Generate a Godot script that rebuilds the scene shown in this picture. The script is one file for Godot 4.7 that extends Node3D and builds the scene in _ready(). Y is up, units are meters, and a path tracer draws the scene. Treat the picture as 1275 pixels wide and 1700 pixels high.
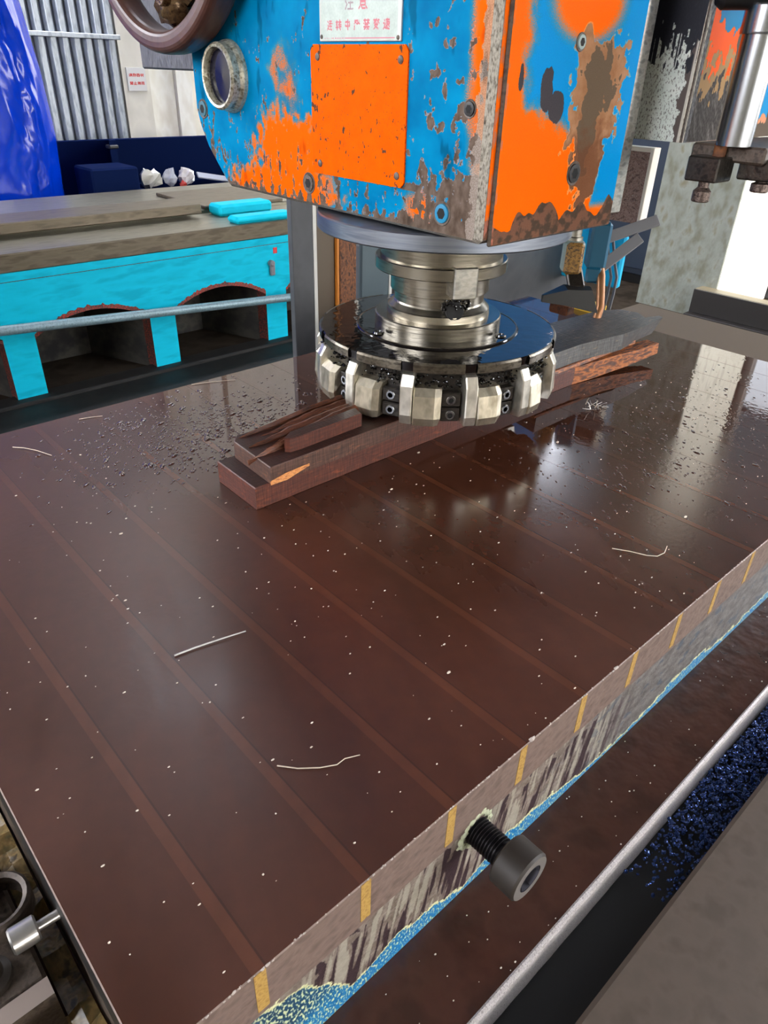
extends Node3D

# ------------------------------------------------------------------ state
var n1 := FastNoiseLite.new()
var n2 := FastNoiseLite.new()
var n3 := FastNoiseLite.new()
var rng := RandomNumberGenerator.new()
var M := {}
var used := {}
const FLOOR := -0.85

func _ready() -> void:
	setup_view()
	rng.seed = 20240611
	setup_noise()
	setup_materials()
	build_room()
	build_light_openings()
	build_machine_table()
	build_chuck()
	build_planks()
	build_head()
	build_spindle()
	build_cutter()
	build_right_slide()
	build_behind()
	build_bed()
	build_left_background()
	build_right_background()
	build_small_things()

# ------------------------------------------------------------------ camera, sky, sun, exposure
func setup_view() -> void:
	var cam := Camera3D.new()
	cam.name = "camera"
	cam.keep_aspect = Camera3D.KEEP_HEIGHT
	cam.fov = 71.74
	cam.near = 0.02
	cam.far = 60.0
	var right := Vector3(0.7409, 0.0263, 0.6711)
	var up := Vector3(0.3399, 0.8473, -0.4082)
	var fwd := Vector3(0.5795, -0.5304, -0.6187)
	cam.transform = Transform3D(Basis(right, up, -fwd).orthonormalized(), Vector3(0, 0.35, 0))
	add_child(cam)
	cam.current = true
	var we := WorldEnvironment.new()
	we.name = "world_environment"
	var env := Environment.new()
	env.background_mode = Environment.BG_SKY
	var sky := Sky.new()
	var sm := ProceduralSkyMaterial.new()
	sm.sky_top_color = Color(0.93, 0.95, 1.0)
	sm.sky_horizon_color = Color(1.0, 0.985, 0.955)
	sm.ground_bottom_color = Color(0.42, 0.42, 0.40)
	sm.ground_horizon_color = Color(0.62, 0.62, 0.60)
	sm.sky_energy_multiplier = 5.2
	sm.ground_energy_multiplier = 2.2
	sky.sky_material = sm
	env.sky = sky
	env.tonemap_mode = Environment.TONE_MAPPER_LINEAR
	env.tonemap_exposure = 0.43
	env.sdfgi_enabled = true
	env.ssao_enabled = true
	env.ssil_enabled = true
	we.environment = env
	add_child(we)
	var sun := DirectionalLight3D.new()
	sun.name = "sun"
	sun.light_color = Color(1.0, 0.96, 0.9)
	sun.light_energy = 8.5
	sun.light_angular_distance = 1.0
	sun.shadow_enabled = true
	# comes in through the openings of the front wall, onto the concrete pillar and the floor near it
	sun.look_at_from_position(Vector3.ZERO, Vector3(0.0, -0.30, -0.954), Vector3.UP)
	add_child(sun)

func setup_noise() -> void:
	for a in [[n1, 11, 4], [n2, 57, 3], [n3, 91, 2]]:
		var n: FastNoiseLite = a[0]
		n.noise_type = FastNoiseLite.TYPE_SIMPLEX_SMOOTH
		n.seed = a[1]
		n.frequency = 1.0
		n.fractal_type = FastNoiseLite.FRACTAL_FBM
		n.fractal_octaves = a[2]

# ------------------------------------------------------------------ materials
func mat(col: Color, rough: float, metal := 0.0, spec := 0.5) -> StandardMaterial3D:
	var m := StandardMaterial3D.new()
	m.albedo_color = col
	m.roughness = rough
	m.metallic = metal
	m.metallic_specular = spec
	return m

func noise_tex(cols: Array, offs: Array, freq: float, sd: int, oct := 4, size := 512) -> NoiseTexture2D:
	var n := FastNoiseLite.new()
	n.seed = sd
	n.noise_type = FastNoiseLite.TYPE_SIMPLEX_SMOOTH
	n.frequency = freq
	n.fractal_octaves = oct
	var t := NoiseTexture2D.new()
	t.width = size
	t.height = size
	t.seamless = true
	t.noise = n
	var g := Gradient.new()
	g.offsets = PackedFloat32Array(offs)
	g.colors = PackedColorArray(cols)
	t.color_ramp = g
	return t

func noise_normal(freq: float, strength: float, sd: int, oct := 3, size := 512) -> NoiseTexture2D:
	var n := FastNoiseLite.new()
	n.seed = sd
	n.noise_type = FastNoiseLite.TYPE_SIMPLEX_SMOOTH
	n.frequency = freq
	n.fractal_octaves = oct
	var t := NoiseTexture2D.new()
	t.width = size
	t.height = size
	t.seamless = true
	t.noise = n
	t.as_normal_map = true
	t.bump_strength = strength
	return t

# a world-triplanar material whose colour wanders between a few tones
func tri_mat(cols: Array, offs: Array, scale: Vector3, rough: float, metal := 0.0, freq := 0.02, sd := 1, bump := 0.0, bfreq := 0.03) -> StandardMaterial3D:
	var m := mat(Color.WHITE, rough, metal)
	m.albedo_texture = noise_tex(cols, offs, freq, sd)
	m.uv1_triplanar = true
	m.uv1_world_triplanar = true
	m.uv1_scale = scale
	if bump > 0.0:
		m.normal_enabled = true
		m.normal_texture = noise_normal(bfreq, bump, sd + 5)
	return m

func c8(r: int, g: int, b: int) -> Color:
	return Color8(r, g, b)

func setup_materials() -> void:
	M.steel = tri_mat([c8(150, 148, 140), c8(196, 192, 182), c8(170, 165, 152)], [0.2, 0.55, 0.9], Vector3(6, 12, 6), 0.3, 1.0, 0.02, 3)
	M.steel_warm = tri_mat([c8(112, 106, 94), c8(158, 151, 137), c8(130, 122, 106)], [0.15, 0.55, 0.95], Vector3(2, 20, 2), 0.27, 1.0, 0.02, 4)
	M.flange = tri_mat([c8(126, 134, 148), c8(158, 164, 176), c8(140, 146, 158)], [0.1, 0.5, 0.95], Vector3(1.5, 24, 1.5), 0.33, 1.0, 0.015, 5)
	M.insert = tri_mat([c8(140, 130, 110), c8(214, 204, 182), c8(178, 167, 144)], [0.1, 0.55, 0.95], Vector3(6, 3, 6), 0.36, 0.9, 0.02, 6)
	M.insert_light = tri_mat([c8(172, 166, 152), c8(228, 222, 208), c8(196, 190, 174)], [0.1, 0.55, 0.95], Vector3(6, 3, 6), 0.32, 0.9, 0.02, 7)
	M.black_oil = mat(c8(16, 13, 12), 0.07, 0.0, 0.6)
	M.black_oil.normal_enabled = true
	M.black_oil.normal_texture = noise_normal(0.012, 0.8, 22)
	M.black_oil.uv1_triplanar = true
	M.black_oil.uv1_world_triplanar = true
	M.black_oil.uv1_scale = Vector3(8, 8, 8)
	M.dark_steel = tri_mat([c8(30, 27, 25), c8(62, 56, 50), c8(44, 40, 36)], [0.2, 0.5, 0.9], Vector3(10, 10, 10), 0.34, 0.5, 0.02, 8, 1.2)
	M.rim_steel = tri_mat([c8(58, 52, 45), c8(120, 112, 98), c8(84, 76, 64)], [0.2, 0.5, 0.9], Vector3(10, 14, 10), 0.3, 0.85, 0.02, 9)
	M.black = mat(c8(12, 11, 11), 0.45)
	M.hole = mat(c8(8, 7, 7), 0.8)
	M.grease = mat(c8(14, 12, 11), 0.12, 0.0, 0.6)
	M.blue_paint = tri_mat([c8(0, 104, 172), c8(0, 118, 190), c8(2, 110, 178)], [0.2, 0.5, 0.9], Vector3(4, 4, 4), 0.42, 0.0, 0.02, 10)
	M.worn_edge = tri_mat([c8(92, 84, 76), c8(188, 182, 170), c8(208, 203, 194), c8(110, 98, 88)], [0.2, 0.42, 0.66, 0.86], Vector3(30, 8, 30), 0.42, 0.55, 0.03, 12, 1.5)
	M.cast_dark = tri_mat([c8(58, 48, 42), c8(92, 80, 70), c8(70, 60, 52)], [0.2, 0.5, 0.9], Vector3(12, 12, 12), 0.5, 0.2, 0.02, 13, 2.0)
	M.turquoise = tri_mat([c8(14, 168, 192), c8(20, 190, 214), c8(16, 182, 206), c8(18, 172, 194)], [0.15, 0.45, 0.75, 0.97], Vector3(0.5, 2.0, 0.5), 0.45, 0.0, 0.015, 14)
	M.bed_edge = tri_mat([c8(60, 40, 36), c8(150, 60, 44), c8(50, 44, 40)], [0.3, 0.5, 0.62], Vector3(3, 3, 3), 0.7, 0.0, 0.03, 15)
	M.bed_rail = tri_mat([c8(84, 74, 58), c8(108, 96, 78), c8(96, 86, 68)], [0.2, 0.5, 0.9], Vector3(0.6, 3, 3), 0.42, 0.35, 0.02, 16)
	M.bed_way = tri_mat([c8(120, 116, 100), c8(150, 144, 126), c8(128, 122, 108)], [0.2, 0.5, 0.9], Vector3(0.6, 2, 4), 0.32, 0.6, 0.02, 17)
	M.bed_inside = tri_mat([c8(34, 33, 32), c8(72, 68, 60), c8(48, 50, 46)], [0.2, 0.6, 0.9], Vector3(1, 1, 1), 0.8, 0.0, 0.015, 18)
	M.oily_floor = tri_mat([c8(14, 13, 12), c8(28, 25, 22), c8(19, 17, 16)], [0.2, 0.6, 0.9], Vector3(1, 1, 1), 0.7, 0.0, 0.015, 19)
	M.floor = tri_mat([c8(56, 49, 42), c8(72, 63, 54), c8(63, 56, 48)], [0.2, 0.5, 0.9], Vector3(0.7, 0.7, 0.7), 0.75, 0.0, 0.015, 20)
	M.pipe = tri_mat([c8(110, 132, 138), c8(136, 158, 164), c8(96, 112, 116)], [0.2, 0.5, 0.95], Vector3(4, 4, 4), 0.45, 0.3, 0.03, 21)
	M.concrete = tri_mat([c8(136, 136, 120), c8(154, 157, 146), c8(162, 165, 156), c8(142, 138, 116)], [0.15, 0.45, 0.7, 0.95], Vector3(1.4, 0.8, 1.4), 0.85, 0.0, 0.015, 23, 2.0)
	M.wall = tri_mat([c8(216, 209, 192), c8(234, 227, 210), c8(224, 217, 200)], [0.2, 0.5, 0.9], Vector3(0.5, 0.3, 0.5), 0.85, 0.0, 0.012, 24)
	M.wall_cream = tri_mat([c8(236, 230, 214), c8(246, 242, 230), c8(230, 222, 206)], [0.2, 0.5, 0.9], Vector3(0.8, 0.4, 0.8), 0.8, 0.0, 0.012, 25)
	M.sunlit_white = tri_mat([c8(206, 208, 204), c8(232, 234, 230), c8(222, 224, 220)], [0.2, 0.5, 0.9], Vector3(2, 0.8, 2), 0.85, 0.0, 0.015, 41)  # whiter copy of the concrete, sunlight put into the colour
	M.wall_blue = mat(c8(150, 166, 176), 0.7)
	M.ceiling = mat(c8(150, 148, 144), 0.9)
	M.zinc = tri_mat([c8(150, 156, 164), c8(184, 190, 196), c8(166, 172, 180)], [0.2, 0.5, 0.9], Vector3(2, 0.6, 2), 0.4, 0.7, 0.02, 26)
	M.navy = mat(c8(16, 28, 64), 0.5)
	M.tarp = mat(c8(0, 52, 190), 0.14, 0.0, 0.42)
	M.tarp.normal_enabled = true
	M.tarp.normal_texture = noise_normal(0.012, 0.5, 27, 3)
	M.tarp.uv1_triplanar = true
	M.tarp.uv1_world_triplanar = true
	M.tarp.uv1_scale = Vector3(1.6, 0.9, 1.6)
	M.plastic = mat(c8(196, 192, 180), 0.22, 0.0, 0.6)
	M.red_bag = mat(c8(190, 60, 50), 0.3)
	M.grey_panel = tri_mat([c8(66, 67, 70), c8(78, 79, 82), c8(71, 72, 75)], [0.1, 0.5, 0.95], Vector3(1, 1, 1), 0.42, 0.3, 0.02, 28)
	M.teal_panel = mat(c8(70, 84, 90), 0.5, 0.2)
	M.white_edge = mat(c8(208, 206, 198), 0.5)
	M.rust = tri_mat([c8(58, 36, 24), c8(128, 78, 42), c8(86, 52, 34), c8(160, 100, 44)], [0.2, 0.45, 0.7, 0.95], Vector3(8, 5, 8), 0.75, 0.0, 0.02, 29, 2.0)
	M.handwheel = tri_mat([c8(66, 42, 36), c8(84, 54, 46), c8(74, 48, 40)], [0.2, 0.5, 0.9], Vector3(6, 6, 6), 0.34, 0.0, 0.02, 30)
	M.hub_oily = tri_mat([c8(50, 34, 24), c8(120, 96, 66), c8(84, 62, 44)], [0.2, 0.6, 0.9], Vector3(16, 16, 16), 0.2, 0.5, 0.02, 31, 2.0)
	M.chrome = mat(c8(158, 160, 164), 0.26, 1.0)
	M.switch_blue = mat(c8(18, 84, 112), 0.4)
	M.switch_grey = mat(c8(136, 152, 148), 0.5)
	M.copper = mat(c8(150, 104, 70), 0.42, 0.5)
	M.yellow = mat(c8(222, 178, 40), 0.5)
	M.cyan = mat(c8(0, 176, 226), 0.45)
	M.cable = mat(c8(60, 62, 70), 0.4)
	M.bar_grey = mat(c8(122, 122, 126), 0.55, 0.2)
	M.brass = tri_mat([c8(166, 128, 62), c8(188, 152, 84), c8(150, 112, 56)], [0.2, 0.5, 0.9], Vector3(20, 20, 20), 0.55, 0.1, 0.02, 32)
	M.plate_side = tri_mat([c8(106, 88, 80), c8(130, 110, 100), c8(116, 98, 90), c8(88, 70, 64)], [0.15, 0.5, 0.8, 0.97], Vector3(5, 9, 9), 0.5, 0.15, 0.02, 33, 1.0)
	M.burr = mat(c8(176, 164, 154), 0.5, 0.2)
	M.table_oil = tri_mat([c8(58, 36, 29), c8(72, 44, 36), c8(64, 39, 32)], [0.2, 0.5, 0.9], Vector3(2, 2, 2), 0.26, 0.0, 0.02, 34, 0.5, 0.05)
	M.table_edge = tri_mat([c8(150, 142, 140), c8(214, 208, 206), c8(176, 168, 166)], [0.25, 0.5, 0.8], Vector3(30, 30, 30), 0.45, 0.4, 0.03, 35, 1.0)
	M.outer = tri_mat([c8(82, 70, 60), c8(96, 82, 72), c8(88, 76, 66)], [0.2, 0.5, 0.9], Vector3(3, 3, 3), 0.62, 0.0, 0.02, 36)
	M.sludge = tri_mat([c8(48, 40, 28), c8(172, 142, 88), c8(134, 108, 66), c8(96, 90, 58), c8(62, 44, 32)], [0.15, 0.35, 0.55, 0.75, 0.92], Vector3(7, 7, 7), 0.35, 0.0, 0.02, 37, 3.0)
	M.swarf_sky_tint = mat(c8(34, 58, 110), 0.16, 0.7, 0.7)  # blue of the reflected sky put into the chip colour
	M.silver = mat(c8(214, 210, 206), 0.3, 0.8)
	M.fibre = mat(c8(222, 206, 184), 0.35, 0.3)
	M.speck = mat(c8(214, 200, 184), 0.45)
	M.droplet = mat(c8(64, 40, 33), 0.05, 0.0, 0.6)
	M.bolt_black = mat(c8(46, 39, 33), 0.55, 0.1)
	M.bolt_socket = mat(c8(150, 144, 138), 0.4, 0.6)
	M.thread = mat(c8(40, 38, 40), 0.3, 0.6)
	M.wood_dark = mat(c8(46, 36, 33), 0.42)
	M.wood_torn = tri_mat([c8(52, 30, 22), c8(118, 68, 44), c8(78, 44, 32), c8(170, 118, 78)], [0.2, 0.5, 0.75, 0.97], Vector3(3, 30, 30), 0.45, 0.0, 0.02, 38, 3.0)
	M.wood_fresh = tri_mat([c8(176, 104, 50), c8(214, 146, 80), c8(140, 80, 44)], [0.2, 0.5, 0.85], Vector3(10, 40, 40), 0.6, 0.0, 0.02, 44)
	M.wood_orange = tri_mat([c8(70, 40, 30), c8(186, 108, 48), c8(120, 68, 40), c8(64, 38, 30)], [0.25, 0.48, 0.62, 0.85], Vector3(3, 12, 12), 0.6, 0.0, 0.02, 39, 2.0)
	for k in [M.blue_paint, M.turquoise]: k.metallic_specular = 0.2
	for k in [M.floor, M.concrete, M.navy]: k.metallic_specular = 0.04
	for a in [["wood_red", c8(186, 160, 142), Vector3(66, 34, 27), Vector3(128, 86, 68)], ["wood_brown", c8(196, 180, 166), Vector3(58, 40, 36), Vector3(128, 104, 92)], ["wood_top", c8(120, 96, 84), Vector3(66, 42, 34), Vector3(110, 80, 64)], ["wood_grey", c8(235, 240, 245), Vector3(44, 42, 40), Vector3(104, 100, 98)]]:
		var grain := wood_image(a[2], a[3])
		var m := mat(a[1], 0.5)
		m.albedo_texture = grain[0]
		m.normal_enabled = true
		m.normal_texture = grain[1]
		m.normal_scale = 0.8
		m.uv1_triplanar = true
		m.uv1_world_triplanar = true
		m.uv1_scale = Vector3(7, 14, 14)
		M[a[0]] = m

func img_tex(bytes: PackedByteArray, w: int, h: int) -> ImageTexture:
	return ImageTexture.create_from_image(Image.create_from_data(w, h, false, Image.FORMAT_RGB8, bytes))

func height_tex(hb: PackedByteArray, w: int, h: int, strength: float) -> ImageTexture:
	var im := Image.create_from_data(w, h, false, Image.FORMAT_L8, hb)
	im.convert(Image.FORMAT_RGBA8)
	im.bump_map_to_normal_map(strength)
	return ImageTexture.create_from_image(im)

# sawn wood: grain along x, saw marks across it
func wood_image(lo: Vector3, span: Vector3) -> Array:
	var w := 512
	var h := 256
	var b := PackedByteArray()
	b.resize(w * h * 3)
	var hb := PackedByteArray()
	hb.resize(w * h)
	for y in h:
		for x in w:
			var g := n1.get_noise_2d(x * 0.006, y * 0.09) * 0.5 + n2.get_noise_2d(x * 0.02, y * 0.3) * 0.22
			var saw := n2.get_noise_2d(x * 0.17 + 90.0, y * 0.010) * 0.42 + 0.5 * maxf(0.0, n2.get_noise_2d(x * 0.06 + 30.0, y * 0.004) - 0.35)
			var pale := maxf(0.0, n1.get_noise_2d(x * 0.012 + 40.0, y * 0.04 + 7.0) - 0.28) * 1.4
			var v := clampf(0.34 + g * 0.42 + saw * 0.66, 0.02, 1.1)
			var i := (y * w + x) * 3
			b[i] = int(clampf(lo.x + span.x * v + 100.0 * pale, 0, 255))
			b[i + 1] = int(clampf(lo.y + span.y * v + 62.0 * pale, 0, 255))
			b[i + 2] = int(clampf(lo.z + span.z * v + 26.0 * pale, 0, 255))
			hb[y * w + x] = int(clampf(128.0 + g * 60.0 + saw * 150.0, 0, 255))
	return [img_tex(b, w, h), height_tex(hb, w, h, 3.0)]

# ------------------------------------------------------------------ mesh helpers
func mb() -> SurfaceTool:
	var st := SurfaceTool.new()
	st.begin(Mesh.PRIMITIVE_TRIANGLES)
	return st

func tri3(st: SurfaceTool, a: Vector3, b: Vector3, c: Vector3, na: Vector3, nb: Vector3, nc: Vector3, ua := Vector2.ZERO, ub := Vector2.ZERO, uc := Vector2.ZERO) -> void:
	var flip := (b - a).cross(c - a).dot(na + nb + nc) > 0.0
	st.set_normal(na); st.set_uv(ua); st.add_vertex(a)
	if flip:
		st.set_normal(nc); st.set_uv(uc); st.add_vertex(c)
		st.set_normal(nb); st.set_uv(ub); st.add_vertex(b)
	else:
		st.set_normal(nb); st.set_uv(ub); st.add_vertex(b)
		st.set_normal(nc); st.set_uv(uc); st.add_vertex(c)

func quad(st: SurfaceTool, a: Vector3, b: Vector3, c: Vector3, d: Vector3, toward: Vector3, ua := Vector2.ZERO, ub := Vector2.ZERO, uc := Vector2.ZERO, ud := Vector2.ZERO) -> void:
	var n := (b - a).cross(c - a)
	if n.length_squared() < 1e-18:
		n = (c - a).cross(d - a)
	n = n.normalized()
	if n.dot(toward) < 0.0:
		n = -n
	tri3(st, a, b, c, n, n, n, ua, ub, uc)
	tri3(st, a, c, d, n, n, n, ua, uc, ud)

# box with chamfered edges; lo and hi in the frame xf
func bbox(st: SurfaceTool, lo: Vector3, hi: Vector3, bev := 0.0, xf := Transform3D()) -> void:
	var c := (lo + hi) * 0.5
	var h := (hi - lo) * 0.5
	bev = minf(bev, minf(h.x, minf(h.y, h.z)) * 0.9)
	var sg := [-1.0, 1.0]
	var P := func(s: Vector3, ax: int) -> Vector3:
		var q := Vector3(s.x * (h.x - bev), s.y * (h.y - bev), s.z * (h.z - bev))
		q[ax] = s[ax] * h[ax]
		return xf * (c + q)
	for ax in 3:
		var u := (ax + 1) % 3
		var v := (ax + 2) % 3
		for s in sg:
			var k := []
			for t in [[-1.0, -1.0], [1.0, -1.0], [1.0, 1.0], [-1.0, 1.0]]:
				var e := Vector3.ZERO
				e[ax] = s; e[u] = t[0]; e[v] = t[1]
				k.append(P.call(e, ax))
			var nn := Vector3.ZERO
			nn[ax] = s
			quad(st, k[0], k[1], k[2], k[3], xf.basis * nn)
		if bev > 0.0:
			for s in sg:
				for t in sg:
					var e0 := Vector3.ZERO
					e0[u] = s; e0[v] = t
					var e1 := e0
					e0[ax] = -1.0; e1[ax] = 1.0
					var nn2 := Vector3.ZERO
					nn2[u] = s; nn2[v] = t
					quad(st, P.call(e0, u), P.call(e1, u), P.call(e1, v), P.call(e0, v), xf.basis * nn2)
	if bev > 0.0:
		for sx in sg:
			for sy in sg:
				for sz in sg:
					var e := Vector3(sx, sy, sz)
					var nn3 := (xf.basis * e).normalized()
					tri3(st, P.call(e, 0), P.call(e, 1), P.call(e, 2), nn3, nn3, nn3)

# polygon in (u, v), extruded along w from w0 to w1; xf carries (u, v, w) to the scene
func prism(st: SurfaceTool, poly: PackedVector2Array, w0: float, w1: float, xf := Transform3D()) -> void:
	var idx := Geometry2D.triangulate_polygon(poly)
	var cw := Geometry2D.is_polygon_clockwise(poly)
	for e in [[w0, -1.0], [w1, 1.0]]:
		var nn: Vector3 = xf.basis * Vector3(0, 0, e[1] * signf(w1 - w0))
		nn = nn.normalized()
		for i in range(0, idx.size(), 3):
			var p := []
			for k in 3:
				var q := poly[idx[i + k]]
				p.append(xf * Vector3(q.x, q.y, e[0]))
			tri3(st, p[0], p[1], p[2], nn, nn, nn)
	for i in poly.size():
		var a := poly[i]
		var b := poly[(i + 1) % poly.size()]
		var d := b - a
		var out2 := Vector2(d.y, -d.x)
		if cw:
			out2 = -out2
		# is_polygon_clockwise works with y down; either way the sign is settled by a point test
		var mid := (a + b) * 0.5 + out2.normalized() * 1e-5
		if Geometry2D.is_point_in_polygon(mid, poly):
			out2 = -out2
		quad(st, xf * Vector3(a.x, a.y, w0), xf * Vector3(b.x, b.y, w0), xf * Vector3(b.x, b.y, w1), xf * Vector3(a.x, a.y, w1), xf.basis * Vector3(out2.x, out2.y, 0))

# rings of equal length joined one to the next; closed rings
func loft(st: SurfaceTool, rings: Array, cap0 := true, cap1 := true) -> void:
	var all := Vector3.ZERO
	var cnt := 0
	for r in rings:
		for p in r:
			all += p
			cnt += 1
	for k in rings.size() - 1:
		var r0: Array = rings[k]
		var r1: Array = rings[k + 1]
		var cen := Vector3.ZERO
		for p in r0: cen += p
		for p in r1: cen += p
		cen /= float(r0.size() + r1.size())
		for i in r0.size():
			var j := (i + 1) % r0.size()
			quad(st, r0[i], r0[j], r1[j], r1[i], (r0[i] + r0[j] + r1[i] + r1[j]) * 0.25 - cen)
	all /= float(cnt)
	for e in [[cap0, 0], [cap1, rings.size() - 1]]:
		if e[0]:
			var r: Array = rings[e[1]]
			var cc := Vector3.ZERO
			for p in r: cc += p
			cc /= float(r.size())
			for i in r.size():
				var n: Vector3 = (r[i] - cc).cross(r[(i + 1) % r.size()] - cc).normalized()
				if n.dot(cc - all) < 0.0:
					n = -n
				tri3(st, cc, r[i], r[(i + 1) % r.size()], n, n, n)

# profile of (radius, y), bottom to top along the outside
func lathe(st: SurfaceTool, prof: Array, seg := 64, xf := Transform3D(), a0 := 0.0, a1 := TAU) -> void:
	for k in prof.size() - 1:
		var p: Vector2 = prof[k]
		var q: Vector2 = prof[k + 1]
		if p.is_equal_approx(q):
			continue
		var d := q - p
		var n2v := Vector2(d.y, -d.x).normalized()
		for i in seg:
			var t0 := a0 + (a1 - a0) * i / seg
			var t1 := a0 + (a1 - a0) * (i + 1) / seg
			var c0 := Vector3(cos(t0), 0, sin(t0))
			var c1 := Vector3(cos(t1), 0, sin(t1))
			var up := Vector3.UP
			var na := (xf.basis * (c0 * n2v.x + up * n2v.y)).normalized()
			var nb := (xf.basis * (c1 * n2v.x + up * n2v.y)).normalized()
			var va := xf * (c0 * p.x + up * p.y)
			var vb := xf * (c1 * p.x + up * p.y)
			var vc := xf * (c1 * q.x + up * q.y)
			var vd := xf * (c0 * q.x + up * q.y)
			if p.x > 1e-7:
				tri3(st, va, vb, vc, na, nb, nb)
			if q.x > 1e-7:
				tri3(st, va, vc, vd, na, nb, na)

func tube(st: SurfaceTool, path: Array, rad: float, seg := 10, taper := 1.0) -> void:
	var rings := []
	var nrms := []
	var side := Vector3.ZERO
	for i in path.size():
		var p: Vector3 = path[i]
		var t: Vector3 = (path[mini(i + 1, path.size() - 1)] - path[maxi(i - 1, 0)]).normalized()
		if side == Vector3.ZERO:
			side = t.cross(Vector3.UP if absf(t.y) < 0.9 else Vector3.RIGHT).normalized()
		side = (side - t * side.dot(t)).normalized()
		var other := t.cross(side)
		var r := []
		var nn := []
		var rr := rad * lerpf(1.0, taper, float(i) / maxf(1.0, path.size() - 1.0))
		for k in seg:
			var a := TAU * k / seg
			var o := side * cos(a) + other * sin(a)
			r.append(p + o * rr)
			nn.append(o)
		rings.append(r)
		nrms.append(nn)
	for i in rings.size() - 1:
		for k in seg:
			var j := (k + 1) % seg
			tri3(st, rings[i][k], rings[i][j], rings[i + 1][j], nrms[i][k], nrms[i][j], nrms[i + 1][j])
			tri3(st, rings[i][k], rings[i + 1][j], rings[i + 1][k], nrms[i][k], nrms[i + 1][j], nrms[i + 1][k])
	for e in [0, rings.size() - 1]:
		var nn2: Vector3 = (path[e] - path[1 if e == 0 else e - 1]).normalized()
		for k in seg:
			tri3(st, path[e], rings[e][k], rings[e][(k + 1) % seg], nn2, nn2, nn2)

# flat bar between two points
func bar(st: SurfaceTool, p0: Vector3, p1: Vector3, wide: float, thick: float, face: Vector3, bev := 0.001) -> void:
	var x := (p1 - p0).normalized()
	var z := (face - x * face.dot(x)).normalized()
	var y := z.cross(x)
	var L := p0.distance_to(p1)
	bbox(st, Vector3(0, -wide * 0.5, -thick * 0.5), Vector3(L, wide * 0.5, thick * 0.5), bev, Transform3D(Basis(x, y, z), p0))

# lumpy closed body
func lump(st: SurfaceTool, at: Vector3, size: Vector3, rough: float, sd: float, seg := 14, flat := true) -> void:
	var rows := seg / 2
	var pt := func(i: int, j: int) -> Vector3:
		var th := PI * i / rows
		var ph := TAU * (j % seg) / seg
		var d := Vector3(sin(th) * cos(ph), cos(th), sin(th) * sin(ph))
		var k := 1.0 + rough * n1.get_noise_3d(d.x * 1.7 + sd, d.y * 1.7, d.z * 1.7 - sd)
		return at + d * size * k
	for i in rows:
		for j in seg:
			var a: Vector3 = pt.call(i, j)
			var b: Vector3 = pt.call(i, j + 1)
			var c: Vector3 = pt.call(i + 1, j + 1)
			var d: Vector3 = pt.call(i + 1, j)
			if i > 0:
				if flat:
					var nn := (b - a).cross(c - a).normalized()
					if nn.dot((a + b + c) / 3.0 - at) < 0: nn = -nn
					tri3(st, a, b, c, nn, nn, nn)
				else:
					tri3(st, a, b, c, (a - at).normalized(), (b - at).normalized(), (c - at).normalized())
			if i < rows - 1:
				if flat:
					var n4 := (c - a).cross(d - a).normalized()
					if n4.dot((a + c + d) / 3.0 - at) < 0: n4 = -n4
					tri3(st, a, c, d, n4, n4, n4)
				else:
					tri3(st, a, c, d, (a - at).normalized(), (c - at).normalized(), (d - at).normalized())

func mesh_of(pairs: Array) -> ArrayMesh:
	var am := ArrayMesh.new()
	for pr in pairs:
		var st: SurfaceTool = pr[0]
		st.generate_tangents()
		am = st.commit(am)
		am.surface_set_material(am.get_surface_count() - 1, pr[1])
	return am

func numbered(called: String) -> String:
	if not used.has(called):
		used[called] = 0
		return called
	used[called] += 1
	return "%s_%03d" % [called, used[called]]

func put(called: String, mesh: Mesh, parent: Node = self, at := Transform3D()) -> MeshInstance3D:
	var o := MeshInstance3D.new()
	o.name = numbered(called) if parent == self else called
	o.mesh = mesh
	o.transform = at
	o.cast_shadow = GeometryInstance3D.SHADOW_CASTING_SETTING_ON
	if parent != self:
		var base := called
		var k := 0
		while parent.has_node(NodePath(o.name)):
			k += 1
			o.name = "%s_%03d" % [base, k]
	parent.add_child(o, true)
	return o

func obj(called: String, st: SurfaceTool, m: Material, parent: Node = self, at := Transform3D()) -> MeshInstance3D:
	return put(called, mesh_of([[st, m]]), parent, at)

func tag(o: Node, label: String, category: String, group := "") -> void:
	o.set_meta("label", label)
	o.set_meta("category", category)
	if group != "":
		o.set_meta("group", group)

func thing(called: String, label: String, category: String, at := Vector3.ZERO, group := "") -> Node3D:
	var o := Node3D.new()
	o.name = numbered(called)
	o.position = at
	add_child(o, true)
	tag(o, label, category, group)
	return o

func struct(called: String, st: SurfaceTool, m: Material, label := "", category := "") -> MeshInstance3D:
	var o := obj(called, st, m)
	o.set_meta("kind", "structure")
	if label != "":
		tag(o, label, category)
	return o

func stuff(called: String, mesh: Mesh, xfs: Array, parent: Node = self) -> MultiMeshInstance3D:
	var mm := MultiMesh.new()
	mm.transform_format = MultiMesh.TRANSFORM_3D
	mm.mesh = mesh
	mm.instance_count = xfs.size()
	for i in xfs.size():
		mm.set_instance_transform(i, xfs[i])
	var o := MultiMeshInstance3D.new()
	o.name = numbered(called) if parent == self else called
	o.multimesh = mm
	o.set_meta("kind", "stuff")
	parent.add_child(o, true)
	return o

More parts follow.
